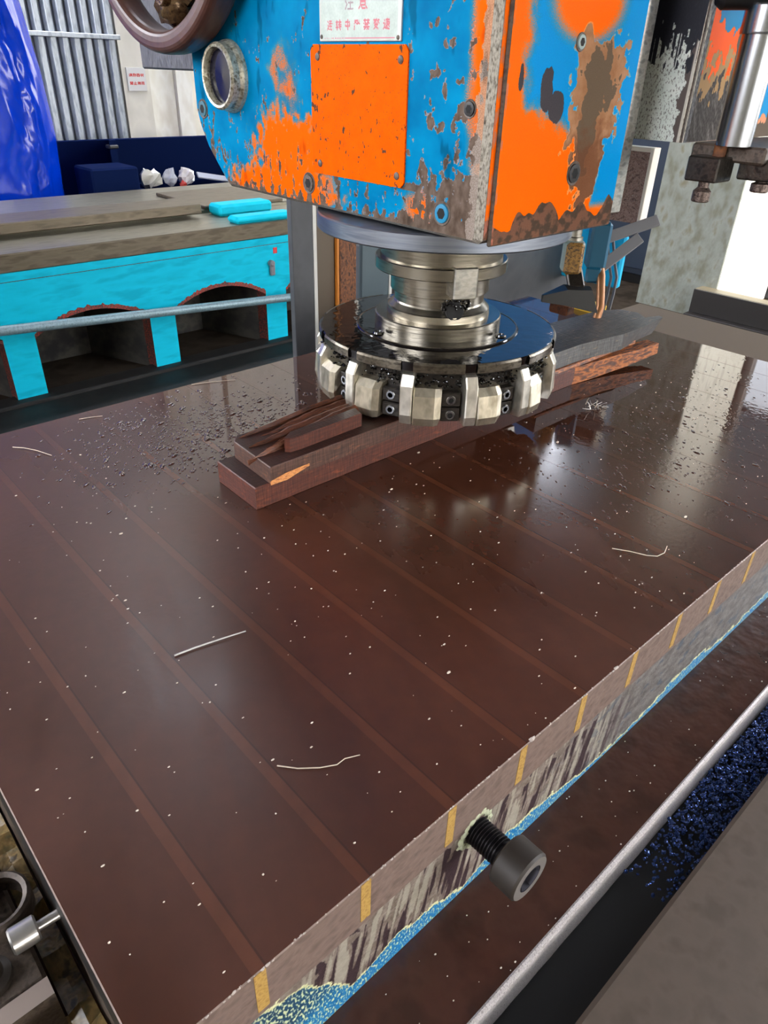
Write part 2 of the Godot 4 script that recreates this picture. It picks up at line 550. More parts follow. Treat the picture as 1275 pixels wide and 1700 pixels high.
# socket head screw along +y of xf: cap with a hexagon socket
func socket_head(st: SurfaceTool, hole: SurfaceTool, r: float, h: float, xf: Transform3D) -> void:
	lathe(st, [Vector2(0, 0), Vector2(r, 0), Vector2(r, h - r * 0.1), Vector2(r * 0.9, h), Vector2(r * 0.5, h), Vector2(r * 0.5, h * 0.55)], 28, xf)
	var pts := []
	for k in 6:
		pts.append(Vector2(cos(TAU * k / 6), sin(TAU * k / 6)) * r * 0.55)
	for k in 6:
		var a: Vector2 = pts[k]
		var b: Vector2 = pts[(k + 1) % 6]
		var n := -(xf.basis * Vector3(a.x + b.x, 0, a.y + b.y)).normalized()
		quad(hole, xf * Vector3(a.x, h * 0.3, a.y), xf * Vector3(b.x, h * 0.3, b.y), xf * Vector3(b.x, h + r * 0.015, b.y), xf * Vector3(a.x, h + r * 0.015, a.y), n)
		var up := (xf.basis * Vector3.UP).normalized()
		tri3(hole, xf * Vector3(0, h * 0.56, 0), xf * Vector3(a.x, h * 0.56, a.y), xf * Vector3(b.x, h * 0.56, b.y), up, up, up)

func facing(dir: Vector3, at: Vector3) -> Transform3D:
	var y := dir.normalized()
	var x := y.cross(Vector3.UP if absf(y.y) < 0.9 else Vector3.RIGHT).normalized()
	return Transform3D(Basis(x, y, x.cross(y)), at)

# ------------------------------------------------------------------ room
func slab(lo: Vector3, hi: Vector3) -> SurfaceTool:
	var st := mb()
	bbox(st, lo, hi)
	return st

func wall_with_openings(axis: int, at0: float, at1: float, a0: float, a1: float, y0: float, y1: float, holes: Array) -> SurfaceTool:
	# holes: [a, b, low, high]; left to right, not overlapping
	var st := mb()
	var add := func(p: float, q: float, l: float, h: float) -> void:
		if q - p < 1e-4 or h - l < 1e-4: return
		if axis == 0:
			bbox(st, Vector3(at0, l, p), Vector3(at1, h, q))
		else:
			bbox(st, Vector3(p, l, at0), Vector3(q, h, at1))
	var cur := a0
	for hh in holes:
		add.call(cur, hh[0], y0, y1)
		add.call(hh[0], hh[1], y0, hh[2])
		add.call(hh[0], hh[1], hh[3], y1)
		cur = hh[1]
	add.call(cur, a1, y0, y1)
	return st

func build_room() -> void:
	struct("floor", slab(Vector3(-4.2, FLOOR - 0.2, -6.4), Vector3(8.4, FLOOR, 5.0)), M.floor)
	var cs := mb()
	# ceiling with one skylight near the back wall
	bbox(cs, Vector3(-4.2, 5.0, -4.2), Vector3(8.4, 5.2, 5.0))
	bbox(cs, Vector3(-4.2, 5.0, -6.4), Vector3(2.0, 5.2, -4.2))
	bbox(cs, Vector3(5.8, 5.0, -6.4), Vector3(8.4, 5.2, -4.2))
	bbox(cs, Vector3(2.0, 5.0, -6.4), Vector3(5.8, 5.2, -5.98))
	struct("ceiling", cs, M.ceiling)
	struct("wall_back", wall_with_openings(2, -6.2, -6.0, -4.2, 8.4, FLOOR, 5.0, [[-3.4, -1.6, 1.4, 3.6], [-0.2, 3.4, 2.1, 4.2]]), M.wall)
	struct("wall_right", wall_with_openings(0, 6.6, 6.8, -6.4, 5.0, FLOOR, 5.0, [[-5.8, -4.0, 0.4, 4.0], [-3.0, -1.2, 0.6, 2.3], [1.3, 3.2, 0.2, 3.6]]), M.wall_blue)
	struct("wall_left", wall_with_openings(0, -4.2, -4.0, -6.4, 5.0, FLOOR, 5.0, [[-5.7, -3.4, 0.6, 3.6], [-1.2, 0.8, 0.9, 3.0]]), M.wall)
	struct("wall_front", wall_with_openings(2, 4.6, 4.8, -4.2, 8.4, FLOOR, 5.0, [[-1.6, 3.4, 0.05, 0.75], [4.18, 5.3, -0.6, 4.6]]), M.wall)

func build_light_openings() -> void:
	# steel mullions across the big openings
	var st := mb()
	for a in [[-1.6, 3.4]]:
		for k in 6:
			var x: float = lerpf(a[0], a[1], k / 5.0)
			bbox(st, Vector3(x - 0.03, 0.05, 4.66), Vector3(x + 0.03, 0.75, 4.74))
	struct("window_1", st, M.bar_grey)
	var s2 := mb()
	for a in [[-5.7, -3.4, 0.6, 3.6], [-1.2, 0.8, 0.9, 3.0]]:
		for k in 3:
			var z: float = lerpf(a[0], a[1], k / 2.0)
			bbox(s2, Vector3(-4.14, a[2], z - 0.03), Vector3(-4.06, a[3], z + 0.03))
		bbox(s2, Vector3(-4.13, 2.1, a[0]), Vector3(-4.07, 2.16, a[1]))
	struct("window_2", s2, M.bar_grey)
	var s5 := mb()
	bbox(s5, Vector3(6.69, 0.6, -3.0), Vector3(6.70, 2.3, -1.2))
	var fp := mat(Color(0.60, 0.66, 0.70, 0.62), 0.5)
	fp.transparency = BaseMaterial3D.TRANSPARENCY_ALPHA
	struct("window_4", s5, fp)
	var s6 := mb()
	bbox(s6, Vector3(6.69, 0.4, -5.8), Vector3(6.70, 4.0, -4.0))
	var fq: StandardMaterial3D = fp.duplicate()
	fq.albedo_color.a = 0.30
	struct("window_5", s6, fq)
	# frosted panes high in the back wall
	var s3 := mb()
	bbox(s3, Vector3(-0.2, 2.1, -6.11), Vector3(3.4, 4.2, -6.10))
	var fr := mat(Color(0.70, 0.66, 0.68, 0.90), 0.6)
	fr.transparency = BaseMaterial3D.TRANSPARENCY_ALPHA
	struct("window_3", s3, fr)


# ------------------------------------------------------------------ milling table
func build_machine_table() -> void:
	var t := thing("machine_table", "oily brown steel machine table carrying the grooved chuck, with a bright worn edge", "machine table")
	var st := mb()
	bbox(st, Vector3(-0.5, -0.2, -0.84), Vector3(1.094, -0.1081, -0.0985), 0.0)
	obj("table_slab", st, M.table_oil, t)
	var te := mb()
	bbox(te, Vector3(1.0942, -0.2, -0.84), Vector3(1.6, -0.1081, -0.0985), 0.001)
	var dry := mat(c8(112, 100, 88), 0.75, 0.0, 0.1)
	obj("table_end", te, dry, t)
	var e := mb()
	var rings := []
	for k in 161:
		var x := -0.4 + 2.0 * k / 160.0
		var j := 0.0005 * n2.get_noise_1d(x * 90.0)
		var r := []
		for p in [Vector2(-0.0986, -0.14), Vector2(-0.0986, -0.1079), Vector2(-0.0975, -0.1074), Vector2(-0.0958 + j, -0.1080), Vector2(-0.0949 + j, -0.1102), Vector2(-0.0949 + j, -0.14)]:
			r.append(Vector3(x, p.y, p.x))
		rings.append(r)
	loft(e, rings)
	obj("worn_table_edge", e, M.table_edge, t)
	var f := mb()
	bbox(f, Vector3(-0.5, -0.2, -0.0985), Vector3(1.6, -0.142, -0.055))
	obj("slot_floor", f, M.hole, t)
	var o := mb()
	bbox(o, Vector3(-0.5, -0.2, -0.0585), Vector3(1.6, -0.112, 0.42), 0.003)
	obj("outer_rail", o, M.outer, t, Transform3D())
	var b := mb()
	bbox(b, Vector3(-0.45, FLOOR, -0.78), Vector3(1.5, -0.2, 0.3), 0.02)
	obj("table_saddle", b, M.cast_dark, t)
	# sludge at the near end of the chuck
	var s := mb()
	var N := 26
	for i in N:
		for j in N * 2:
			if float(j) / (N * 2) > 0.69 and float(j + 1) / (N * 2) < 0.90 and float(i + 1) / N < 0.94:
				continue
			var q := []
			for d in [[0, 0], [1, 0], [1, 1], [0, 1]]:
				var x := -0.16 + 0.1765 * float(i + d[0]) / N
				var z := -0.80 + 0.63 * float(j + d[1]) / (N * 2)
				var edge := minf(1.0, (x + 0.16) / 0.05)
				q.append(Vector3(x, -0.1095 + edge * (0.040 * smoothstep(-0.42, -0.46, z) + 0.030 * smoothstep(-0.24, -0.2, z) + 0.012 + 0.016 * absf(n1.get_noise_2d(x * 22.0, z * 22.0))), z))
			quad(s, q[0], q[1], q[2], q[3], Vector3.UP)
	var sl := obj("sludge", s, M.sludge)
	sl.set_meta("kind", "stuff")
	tag(sl, "ochre and black oily sludge lying along the near end of the chuck", "sludge")
	# end clamp with its jack screw
	var c := thing("end_clamp", "dark brown clamp block with a pale front edge at the near left corner", "clamp")
	var cb := mb()
	bbox(cb, Vector3(-0.16, -0.108, -0.36), Vector3(0.0015, -0.052, -0.2455), 0.002)
	obj("clamp_body", cb, M.cast_dark, c)
	var ce := mb()
	quad(ce, Vector3(-0.16, -0.052, -0.2455), Vector3(0.0015, -0.052, -0.2455), Vector3(0.0015, -0.058, -0.2385), Vector3(-0.16, -0.058, -0.2385), Vector3(0, 1, 1))
	quad(ce, Vector3(0.0015, -0.052, -0.2455), Vector3(0.0015, -0.058, -0.2385), Vector3(0.0015, -0.108, -0.2385), Vector3(0.0015, -0.108, -0.2455), Vector3(1, 0, 0))
	var cf := mb()
	quad(cf, Vector3(-0.16, -0.058, -0.2385), Vector3(0.0015, -0.058, -0.2385), Vector3(0.0015, -0.108, -0.2385), Vector3(-0.16, -0.108, -0.2385), Vector3(0, 0, 1))
	obj("clamp_front", cf, M.cast_dark, c)
	obj("bevelled_edge", ce, mat(c8(150, 136, 132), 0.5, 0.1), c)
	var cn := mb()
	lathe(cn, [Vector2(0, 0), Vector2(0.011, 0), Vector2(0.011, 0.004), Vector2(0.0075, 0.006), Vector2(0.0075, 0.016), Vector2(0.0065, 0.017), Vector2(0, 0.017)], 24, Transform3D(Basis(), Vector3(-0.021, -0.052, -0.262)))
	obj("clamp_stud", cn, M.bolt_black, c)
	var cv := mb()
	lathe(cv, [Vector2(0.014, 0), Vector2(0.018, 0), Vector2(0.018, 0.012), Vector2(0.0165, 0.0135), Vector2(0.014, 0.012)], 28, Transform3D(Basis(), Vector3(-0.006, -0.052, -0.294)))
	obj("clamp_ring", cv, M.cast_dark, c)
	var j := thing("jack_screw", "small bright steel screw pointing from the brown clamp at the chuck's near end", "screw")
	var js := mb()
	lathe(js, [Vector2(0, -0.011), Vector2(0.0062, -0.011), Vector2(0.0072, -0.010), Vector2(0.0072, 0.002), Vector2(0.0062, 0.003), Vector2(0, 0.003)], 24, facing(Vector3(1, 0, 0.05), Vector3(0.004, -0.044, -0.2685)))
	obj("screw_head", js, M.silver, j)
	var jt := mb()
	lathe(jt, [Vector2(0, 0.002), Vector2(0.0028, 0.002), Vector2(0.0028, 0.019), Vector2(0, 0.019)], 16, facing(Vector3(1, 0, 0.05), Vector3(0.004, -0.044, -0.2685)))
	obj("screw_shank", jt, M.silver, j)

# ------------------------------------------------------------------ magnetic chuck
const CX0 := 0.0175
const CX1 := 1.0945
const CZ0 := -0.797
const CZ1 := -0.152

func chuck_top_material() -> StandardMaterial3D:
	var w := 1280
	var h := 768
	var b := PackedByteArray(); b.resize(w * h * 3)
	var r := PackedByteArray(); r.resize(w * h)
	var hb := PackedByteArray(); hb.resize(w * h)
	for j in h:
		var z := lerpf(CZ0, CZ1, (j + 0.5) / h)
		for i in w:
			var x := lerpf(CX0, CX1, (i + 0.5) / w)
			var slow := n1.get_noise_2d(x * 5.0, z * 5.0)
			var fine := n2.get_noise_2d(x * 60.0, z * 60.0)
			var wipe := n1.get_noise_2d(x * 30.0 + z * 12.0, z * 4.0)
			# a pool of clean coolant lies to the right of the cutter, the near part carries a dry film
			var pool := smoothstep(0.58, 0.70, x * 0.62 - z * 0.62 + 0.10 * slow + 0.04 * n1.get_noise_2d(x * 26.0, z * 26.0))
			var k := 1.0 + 0.14 * slow + 0.05 * fine + 0.07 * wipe
			var o := (j * w + i) * 3
			b[o] = int(clampf(80.0 * k, 0, 255))
			b[o + 1] = int(clampf(47.0 * k, 0, 255))
			b[o + 2] = int(clampf(33.0 * k, 0, 255))
			var dry := lerpf(0.36 + 0.08 * slow + 0.05 * wipe, 0.125 + 0.05 * slow, smoothstep(0.0, 0.36, x * 0.6 - z * 0.35 - 0.2))
			var rough := lerpf(dry, 0.03, pool)
			r[j * w + i] = int(clampf(rough * 255.0, 4, 255))
			var rip := n2.get_noise_2d(x * 130.0, z * 130.0) * smoothstep(0.16, 0.3, n1.get_noise_2d(x * 9.0 + 3.0, z * 9.0) + 0.12)
			hb[j * w + i] = int(clampf(128.0 + 26.0 * rip * (1.0 - 0.2 * pool) + 6.0 * fine * (1.0 - pool), 0, 255))
	var m := mat(Color.WHITE, 1.0, 0.0, 0.47)
	m.albedo_texture = img_tex(b, w, h)
	m.roughness_texture = ImageTexture.create_from_image(Image.create_from_data(w, h, false, Image.FORMAT_L8, r))
	m.roughness_texture_channel = BaseMaterial3D.TEXTURE_CHANNEL_RED
	m.normal_enabled = true
	m.normal_texture = height_tex(hb, w, h, 1.0)
	m.normal_scale = 0.35
	M.chuck_rough = m.roughness_texture
	M.chuck_normal = m.normal_texture
	return m

func chuck_side_material() -> StandardMaterial3D:
	var w := 2048
	var h := 136
	var b := PackedByteArray(); b.resize(w * h * 3)
	var hb := PackedByteArray(); hb.resize(w * h)
	# height of the blue paint left along the foot, mm, at places along x (mm from the near end)
	var px := PackedFloat32Array([0, 50, 80, 98, 112, 150, 185, 205, 222, 245, 300, 335, 380, 430, 470, 520, 560, 600, 660, 720, 800, 1080])
	var py := PackedFloat32Array([72, 70, 58, 34, 12, 22, 13, 4, 9, 21, 15, 7, 4, 5, 13, 16, 6, 7, 11, 9, 12, 10])
	for j in h:
		var t := (1.0 - (j + 0.5) / h) * 70.0
		for i in w:
			var s := (i + 0.5) / w * 1077.0
			var nn := n1.get_noise_2d(s * 0.05, t * 0.09)
			var fn := n2.get_noise_2d(s * 0.35, t * 0.35)
			var g := 0
			while g < px.size() - 2 and px[g + 1] < s: g += 1
			var hb0 := lerpf(py[g], py[g + 1], clampf((s - px[g]) / (px[g + 1] - px[g]), 0, 1)) + nn * 5.0 + fn * 1.6
			# smeared bare metal
			var far := smoothstep(250.0, 420.0, s)
			var c := Vector3(126, 114, 104).lerp(Vector3(104, 100, 98), far) + Vector3.ONE * (nn * 34.0 + fn * 16.0)
			# dark oil runs, slanting, where the paint wore through
			var run := n2.get_noise_2d((s - t * 0.15) * 0.10, t * 0.010 + 3.0)
			var zone := smoothstep(60.0, 90.0, s) * (1.0 - smoothstep(330.0, 420.0, s))
			if run > 0.06 and t < 62.0 + nn * 20.0:
				c = c.lerp(Vector3(56, 42, 46), zone * smoothstep(0.06, 0.16, run))
			elif run < -0.22:
				c = c.lerp(Vector3(176, 172, 156), zone * 0.6)
			var dblue := smoothstep(0.30, 0.36, n1.get_noise_2d(s * 0.03 + 50.0, t * 0.05))
			c = c.lerp(Vector3(62, 76, 92), 0.6 * dblue * far)
			var hgt := 150.0 + fn * 10.0
			var d := hb0 - t
			if d > -1.5 and d < 0.9:
				c = Vector3(206, 206, 158) + Vector3.ONE * fn * 30.0
			elif d >= 0.9:
				var deep := smoothstep(16.0, 36.0, t) * (1.0 - smoothstep(60.0, 130.0, s))
				c = Vector3(22, 116, 172).lerp(Vector3(30, 66, 92), deep) + Vector3.ONE * (fn * 14.0)
				var fleck := n2.get_noise_2d(s * 0.5, t * 0.22 + s * 0.1)
				if fleck > 0.24 - 0.12 * (1.0 - smoothstep(40.0, 150.0, s)) * smoothstep(30.0, 60.0, s):
					c = Vector3(200, 206, 160)
				hgt = 200.0
			var o := (j * w + i) * 3
			b[o] = int(clampf(c.x, 0, 255)); b[o + 1] = int(clampf(c.y, 0, 255)); b[o + 2] = int(clampf(c.z, 0, 255))
			hb[j * w + i] = int(clampf(hgt, 0, 255))
	var m := mat(Color.WHITE, 0.42)
	m.albedo_texture = img_tex(b, w, h)
	m.normal_enabled = true
	m.normal_texture = height_tex(hb, w, h, 2.0)
	return m

func build_chuck() -> void:
	var t := thing("magnetic_chuck", "large oily brown steel magnetic chuck with brass strips across its flat top", "magnetic chuck")
	var top_m := chuck_top_material()
	var st := mb()
	var e := 0.0007
	quad(st, Vector3(CX0 + e, 0, CZ0 + e), Vector3(CX1 - e, 0, CZ0 + e), Vector3(CX1 - e, 0, CZ1 - e), Vector3(CX0 + e, 0, CZ1 - e), Vector3.UP,
		Vector2(0, 0), Vector2(1, 0), Vector2(1, 1), Vector2(0, 1))
	var sd := mb()
	var sn := mb()
	for q in [[Vector3(CX0, 0, CZ1), Vector3(CX1, 0, CZ1), Vector3(0, 0, 1)], [Vector3(CX0, 0, CZ0), Vector3(CX1, 0, CZ0), Vector3(0, 0, -1)], [Vector3(CX0, 0, CZ0), Vector3(CX0, 0, CZ1), Vector3(-1, 0, 0)], [Vector3(CX1, 0, CZ0), Vector3(CX1, 0, CZ1), Vector3(1, 0, 0)]]:
		var a: Vector3 = q[0]
		var b: Vector3 = q[1]
		var dn := Vector3(0, -0.038, 0)
		var de := Vector3(0, -e, 0)
		quad(sn if q[2] == Vector3(-1, 0, 0) else sd, a + de, b + de, b + dn, a + dn, q[2])
	var bv := mb()
	var lo := Vector3(CX0, -e, CZ0)
	var hi := Vector3(CX1, -e, CZ1)
	var k := [Vector3(lo.x, -e, lo.z), Vector3(hi.x, -e, lo.z), Vector3(hi.x, -e, hi.z), Vector3(lo.x, -e, hi.z)]
	var i2 := [Vector3(lo.x + e, 0, lo.z + e), Vector3(hi.x - e, 0, lo.z + e), Vector3(hi.x - e, 0, hi.z - e), Vector3(lo.x + e, 0, hi.z - e)]
	for i in 4:
		var j := (i + 1) % 4
		quad(bv, k[i], k[j], i2[j], i2[i], (k[i] + k[j]) * 0.5 - (lo + hi) * 0.5 + Vector3(0, 1, 0))
	put("top_plate", mesh_of([[st, top_m], [sd, M.plate_side], [sn, M.black], [bv, M.plate_side]]), t)
	# raised burr along the long edge
	var bu := []
	var grit := mb()
	lump(grit, Vector3.ZERO, Vector3.ONE, 0.6, 3.0, 8)
	for n in 420:
		var x := rng.randf_range(CX0, CX1)
		var s := rng.randf_range(0.0002, 0.0006) * (1.0 + 1.6 * float(rng.randf() < 0.05))
		bu.append(Transform3D(Basis.from_euler(Vector3(rng.randf() * 3, rng.randf() * 3, 0)).scaled(Vector3(s * 1.8, s * 0.7, s)), Vector3(x, -0.0003, CZ1 - 0.0004 + rng.randf_range(-0.0006, 0.0004))))
	stuff("edge_burr", mesh_of([[grit, M.burr]]), bu, t)
	# spacer strips of brass, showing dull on the oily top and yellow on the side
	var strip_top: StandardMaterial3D = top_m.duplicate()
	strip_top.albedo_color = c8(252, 242, 230)
	top_m.albedo_color = c8(216, 206, 202)
	var joint_shadow_m: StandardMaterial3D = top_m.duplicate()  # thin dark line beside each strip, its shadow edge painted in
	joint_shadow_m.albedo_color = c8(182, 174, 172)
	for n in 16:
		var x := 0.0735 + n * 0.0643
		var ss := mb()
		var he := mb()
		var w := 0.0033
		var y := 0.00012
		var u0 := (x - w - CX0) / (CX1 - CX0)
		var u1 := (x + w - CX0) / (CX1 - CX0)
		quad(ss, Vector3(x - w, y, CZ0 + 0.001), Vector3(x + w, y, CZ0 + 0.001), Vector3(x + w, y, CZ1 - 0.0008), Vector3(x - w, y, CZ1 - 0.0008), Vector3.UP, Vector2(u0, 0), Vector2(u1, 0), Vector2(u1, 1), Vector2(u0, 1))
		var jt := mb()
		quad(jt, Vector3(x + w, y * 0.6, CZ0 + 0.001), Vector3(x + w + 0.0011, y * 0.6, CZ0 + 0.001), Vector3(x + w + 0.0011, y * 0.6, CZ1 - 0.0008), Vector3(x + w, y * 0.6, CZ1 - 0.0008), Vector3.UP, Vector2(u1, 0), Vector2(u1, 0), Vector2(u1, 1), Vector2(u1, 1))
		bbox(he, Vector3(x - w, -0.034, CZ1 - 0.001), Vector3(x + w, -0.0006, CZ1 + 0.0003))
		put("spacer_strip", mesh_of([[ss, strip_top], [he, M.brass], [jt, joint_shadow_m]]), t)
	# body below
	var side_m := chuck_side_material()
	var bd := mb()
	bbox(bd, Vector3(CX0 + 0.0006, -0.108, CZ0 + 0.0006), Vector3(CX1 - 0.0006, -0.038, CZ1 - 0.001))
	var bs := mb()
	var zz := CZ1 - 0.0006
	quad(bs, Vector3(CX0, -0.108, zz), Vector3(CX1, -0.108, zz), Vector3(CX1, -0.038, zz), Vector3(CX0, -0.038, zz), Vector3(0, 0, 1), Vector2(0, 1), Vector2(1, 1), Vector2(1, 0), Vector2(0, 0))
	put("chuck_body", mesh_of([[bd, M.cast_dark], [bs, side_m]]), t)
	# chipped paint collar round the tapped hole
	var co := mb()
	for n in 16:
		var a := TAU * n / 16.0
		var rr := 0.0125 + 0.003 * n2.get_noise_1d(n * 3.1)
		lump(co, Vector3(0.228 + cos(a) * rr, -0.045 + sin(a) * rr, zz), Vector3(0.0034, 0.003, 0.0016), 0.7, n * 2.0, 8)
	obj("paint_crust", co, mat(c8(196, 200, 168), 0.6), t)
	# the screw in the side
	var b := thing("socket_head_screw", "black socket head cap screw standing out of the chuck's painted side", "screw", Vector3(0.228, -0.045, -0.1526))
	var xf := facing(Vector3(0, 0, 1), Vector3.ZERO)
	var th := mb()
	var prof := [Vector2(0, 0)]
	var y0 := 0.0
	prof.append(Vector2(0.0078, 0.0))
	while y0 < 0.021:
		prof.append(Vector2(0.0078, y0 + 0.0003)); prof.append(Vector2(0.0093, y0 + 0.0010)); prof.append(Vector2(0.0093, y0 + 0.0013)); prof.append(Vector2(0.0078, y0 + 0.0020))
		y0 += 0.0021
	prof.append(Vector2(0.0085, 0.0225)); prof.append(Vector2(0.0085, 0.026)); prof.append(Vector2(0, 0.026))
	lathe(th, prof, 40, xf)
	obj("threaded_shank", th, M.thread, b)
	var hd := mb()
	var hl := mb()
	var hx := xf
	hx.origin = Vector3(0, 0, 0.0245)
	lathe(hd, [Vector2(0, 0), Vector2(0.0152, 0), Vector2(0.0162, 0.001), Vector2(0.0162, 0.0165), Vector2(0.0150, 0.018)], 48, hx)
	obj("screw_head", hd, M.bolt_black, b)
	var rim := mb()
	lathe(rim, [Vector2(0.0150, 0.018), Vector2(0.0143, 0.0181), Vector2(0.0092, 0.0181)], 48, hx)
	obj("socket_rim", rim, M.bolt_socket, b)
	for n in 6:
		var a := Vector2.from_angle(TAU * n / 6.0 + 0.3) * 0.0094
		var c := Vector2.from_angle(TAU * (n + 1) / 6.0 + 0.3) * 0.0094
		quad(hl, hx * Vector3(a.x, 0.008, a.y), hx * Vector3(c.x, 0.008, c.y), hx * Vector3(c.x, 0.0181, c.y), hx * Vector3(a.x, 0.0181, a.y), hx.basis * -Vector3(a.x + c.x, 0, a.y + c.y))
		tri3(hl, hx * Vector3(0, 0.008, 0), hx * Vector3(a.x, 0.008, a.y), hx * Vector3(c.x, 0.008, c.y), Vector3(0, 0, 1), Vector3(0, 0, 1), Vector3(0, 0, 1))
	obj("hex_socket", hl, mat(c8(92, 90, 98), 0.4, 0.5), b)

# ------------------------------------------------------------------ wooden planks
# plan outline (x, z) extruded from y0 to y1
func plank_body(pts: Array, y0: float, y1: float, side: Material, top: Material) -> ArrayMesh:
	var st := mb()
	var tp := mb()
	var poly := PackedVector2Array()
	for p in pts:
		poly.append(Vector2(p[0], p[1]))
	var e := 0.0008
	# (u, v, w) -> (x, z, y)
	prism(st, poly, y0, y1 - e, Transform3D(Basis(Vector3(1, 0, 0), Vector3(0, 0, 1), Vector3(0, 1, 0)), Vector3.ZERO))
	var cen := Vector2.ZERO
	for p in poly: cen += p / poly.size()
	var inn := PackedVector2Array()
	for p in poly: inn.append(p + Vector2(signf(cen.x - p.x), signf(cen.y - p.y)) * e)
	for i in poly.size():
		var j := (i + 1) % poly.size()
		quad(st, Vector3(poly[i].x, y1 - e, poly[i].y), Vector3(poly[j].x, y1 - e, poly[j].y), Vector3(inn[j].x, y1, inn[j].y), Vector3(inn[i].x, y1, inn[i].y), Vector3.UP)
	var idx := Geometry2D.triangulate_polygon(inn)
	for i in range(0, idx.size(), 3):
		var q := []
		for k in 3: q.append(Vector3(inn[idx[i + k]].x, y1, inn[idx[i + k]].y))
		tri3(tp, q[0], q[1], q[2], Vector3.UP, Vector3.UP, Vector3.UP)
	return mesh_of([[st, side], [tp, top]])

func build_planks() -> void:
	var lower := thing("lower_plank", "reddish brown sawn plank lying flat on the chuck, lowest of the stack under the cutter", "plank")
	put("plank_body", plank_body([[0.2935, -0.486], [0.42, -0.4868], [0.60, -0.486], [0.79, -0.4845], [0.80, -0.512], [0.79, -0.554], [0.295, -0.554]], 0.0004, 0.0232, M.wood_red, M.wood_top), lower)
	var fray := mb()
	# torn far end, thinning to a point
	var r0 := []
	var rings := []
	for k in 9:
		var u := k / 8.0
		var x := lerpf(0.788, 0.962, u)
		var z0 := lerpf(-0.4845, -0.462, u) + 0.002 * n2.get_noise_1d(k * 4.0)
		var z1 := lerpf(-0.53, -0.480, u) + 0.004 * n2.get_noise_1d(k * 5.0 + 30.0)
		var yt := lerpf(0.0232, 0.027, u) + 0.0015 * n2.get_noise_1d(k * 6.0 + 9.0)
		var yb := lerpf(0.0004, 0.0125, u * u)
		rings.append([Vector3(x, yb, z0), Vector3(x, yt, z0 - 0.001), Vector3(x, yt, z1), Vector3(x, yb, z1)])
	loft(fray, rings)
	obj("torn_end", fray, M.wood_orange, lower)
	var upper := thing("upper_plank", "dark sawn plank resting on the lowest plank, its top torn ragged at the near end", "plank")
	put("plank_body", plank_body([[0.3085, -0.4815], [0.43, -0.4825], [0.52, -0.4825], [0.60, -0.484], [0.60, -0.555], [0.32, -0.5575], [0.3115, -0.548]], 0.0236, 0.0415, M.wood_brown, M.wood_top), upper)
	var chip := mb()
	loft(chip, [
		[Vector3(0.3075, 0.0238, -0.4808), Vector3(0.3075, 0.0278, -0.4812), Vector3(0.3075, 0.026, -0.4822)],
		[Vector3(0.325, 0.0236, -0.4803), Vector3(0.325, 0.031, -0.4808), Vector3(0.325, 0.027, -0.4824)],
		[Vector3(0.352, 0.0290, -0.4812), Vector3(0.352, 0.0315, -0.4814), Vector3(0.352, 0.030, -0.4824)]])
	obj("split_corner", chip, M.wood_fresh, upper)
	# torn layer left standing behind the milled step
	var strip := thing("torn_plank", "broken strip of reddish wood on top of the planks, running in under the cutter", "plank")
	put("plank_body", plank_body([[0.3365, -0.4985], [0.3400, -0.4945], [0.352, -0.4935], [0.430, -0.4965], [0.434, -0.512], [0.350, -0.508]], 0.0416, 0.0555, M.wood_red, M.wood_top), strip)
	for q in [[0.325, -0.512, 0.445, -0.520, 0.0048, 0.055], [0.315, -0.527, 0.45, -0.530, 0.005, 0.053], [0.332, -0.541, 0.455, -0.545, 0.0055, 0.051], [0.318, -0.551, 0.455, -0.553, 0.0035, 0.0525], [0.300, -0.506, 0.36, -0.511, 0.003, 0.050]]:
		var sp := mb()
		var rg := []
		for k in 15:
			var u := k / 14.0
			var x := lerpf(q[0], q[2], u)
			var z := lerpf(q[1], q[3], u) + 0.0012 * n2.get_noise_1d(k * 3.0 + q[0] * 900.0)
			var tp: float = q[5] - 0.0105 * pow(1.0 - u, 2.0) + 0.0012 * n2.get_noise_1d(k * 4.0 + q[1] * 700.0)
			var hw: float = q[4] * (0.25 + 0.75 * minf(1.0, u * 3.0))
			rg.append([Vector3(x, 0.0414, z + hw), Vector3(x, tp - 0.003, z + hw), Vector3(x, tp, z + hw * 0.3), Vector3(x, tp - 0.0015, z - hw * 0.5), Vector3(x, 0.0414, z - hw)])
		loft(sp, rg)
		obj("splinter", sp, M.wood_torn, strip)
	var mid := thing("wood_sliver", "thin orange sliver of split wood wedged between the plank ends right of the cutter", "splinter")
	var ms := mb()
	var mr := []
	for k in 11:
		var u := k / 10.0
		var x := lerpf(0.715, 0.932, u)
		var hw := lerpf(0.016, 0.003, u)
		var z := -0.492 + 0.008 * u + 0.001 * n2.get_noise_1d(k * 5.0)
		var y := lerpf(0.0240, 0.0272, u)
		mr.append([Vector3(x, y, z + hw * 0.5), Vector3(x, y + 0.0045, z + hw * 0.4), Vector3(x, y + 0.005, z - hw), Vector3(x, y, z - hw)])
	loft(ms, mr)
	obj("sliver_body", ms, M.wood_orange, mid)
	var gp := thing("grey_plank", "grey oil-stained plank with a chipped pointed end right of the cutter", "plank")
	var gs := mb()
	var tops := [[0.722, -0.488], [0.80, -0.4885], [0.884, -0.4770], [0.935, -0.478], [1.000, -0.484], [1.004, -0.492], [0.978, -0.500], [0.992, -0.520], [0.985, -0.546], [0.955, -0.563], [0.74, -0.575]]
	var bots := [[0.722, -0.487], [0.80, -0.4875], [0.884, -0.4765], [0.928, -0.484], [0.985, -0.488], [0.99, -0.495], [0.968, -0.502], [0.98, -0.520], [0.975, -0.544], [0.95, -0.562], [0.74, -0.575]]
	var ra := []
	var rb := []
	for k in tops.size():
		ra.append(Vector3(bots[k][0], 0.0300, bots[k][1]))
		rb.append(Vector3(tops[k][0], 0.0520, tops[k][1]))
	loft(gs, [ra, rb])
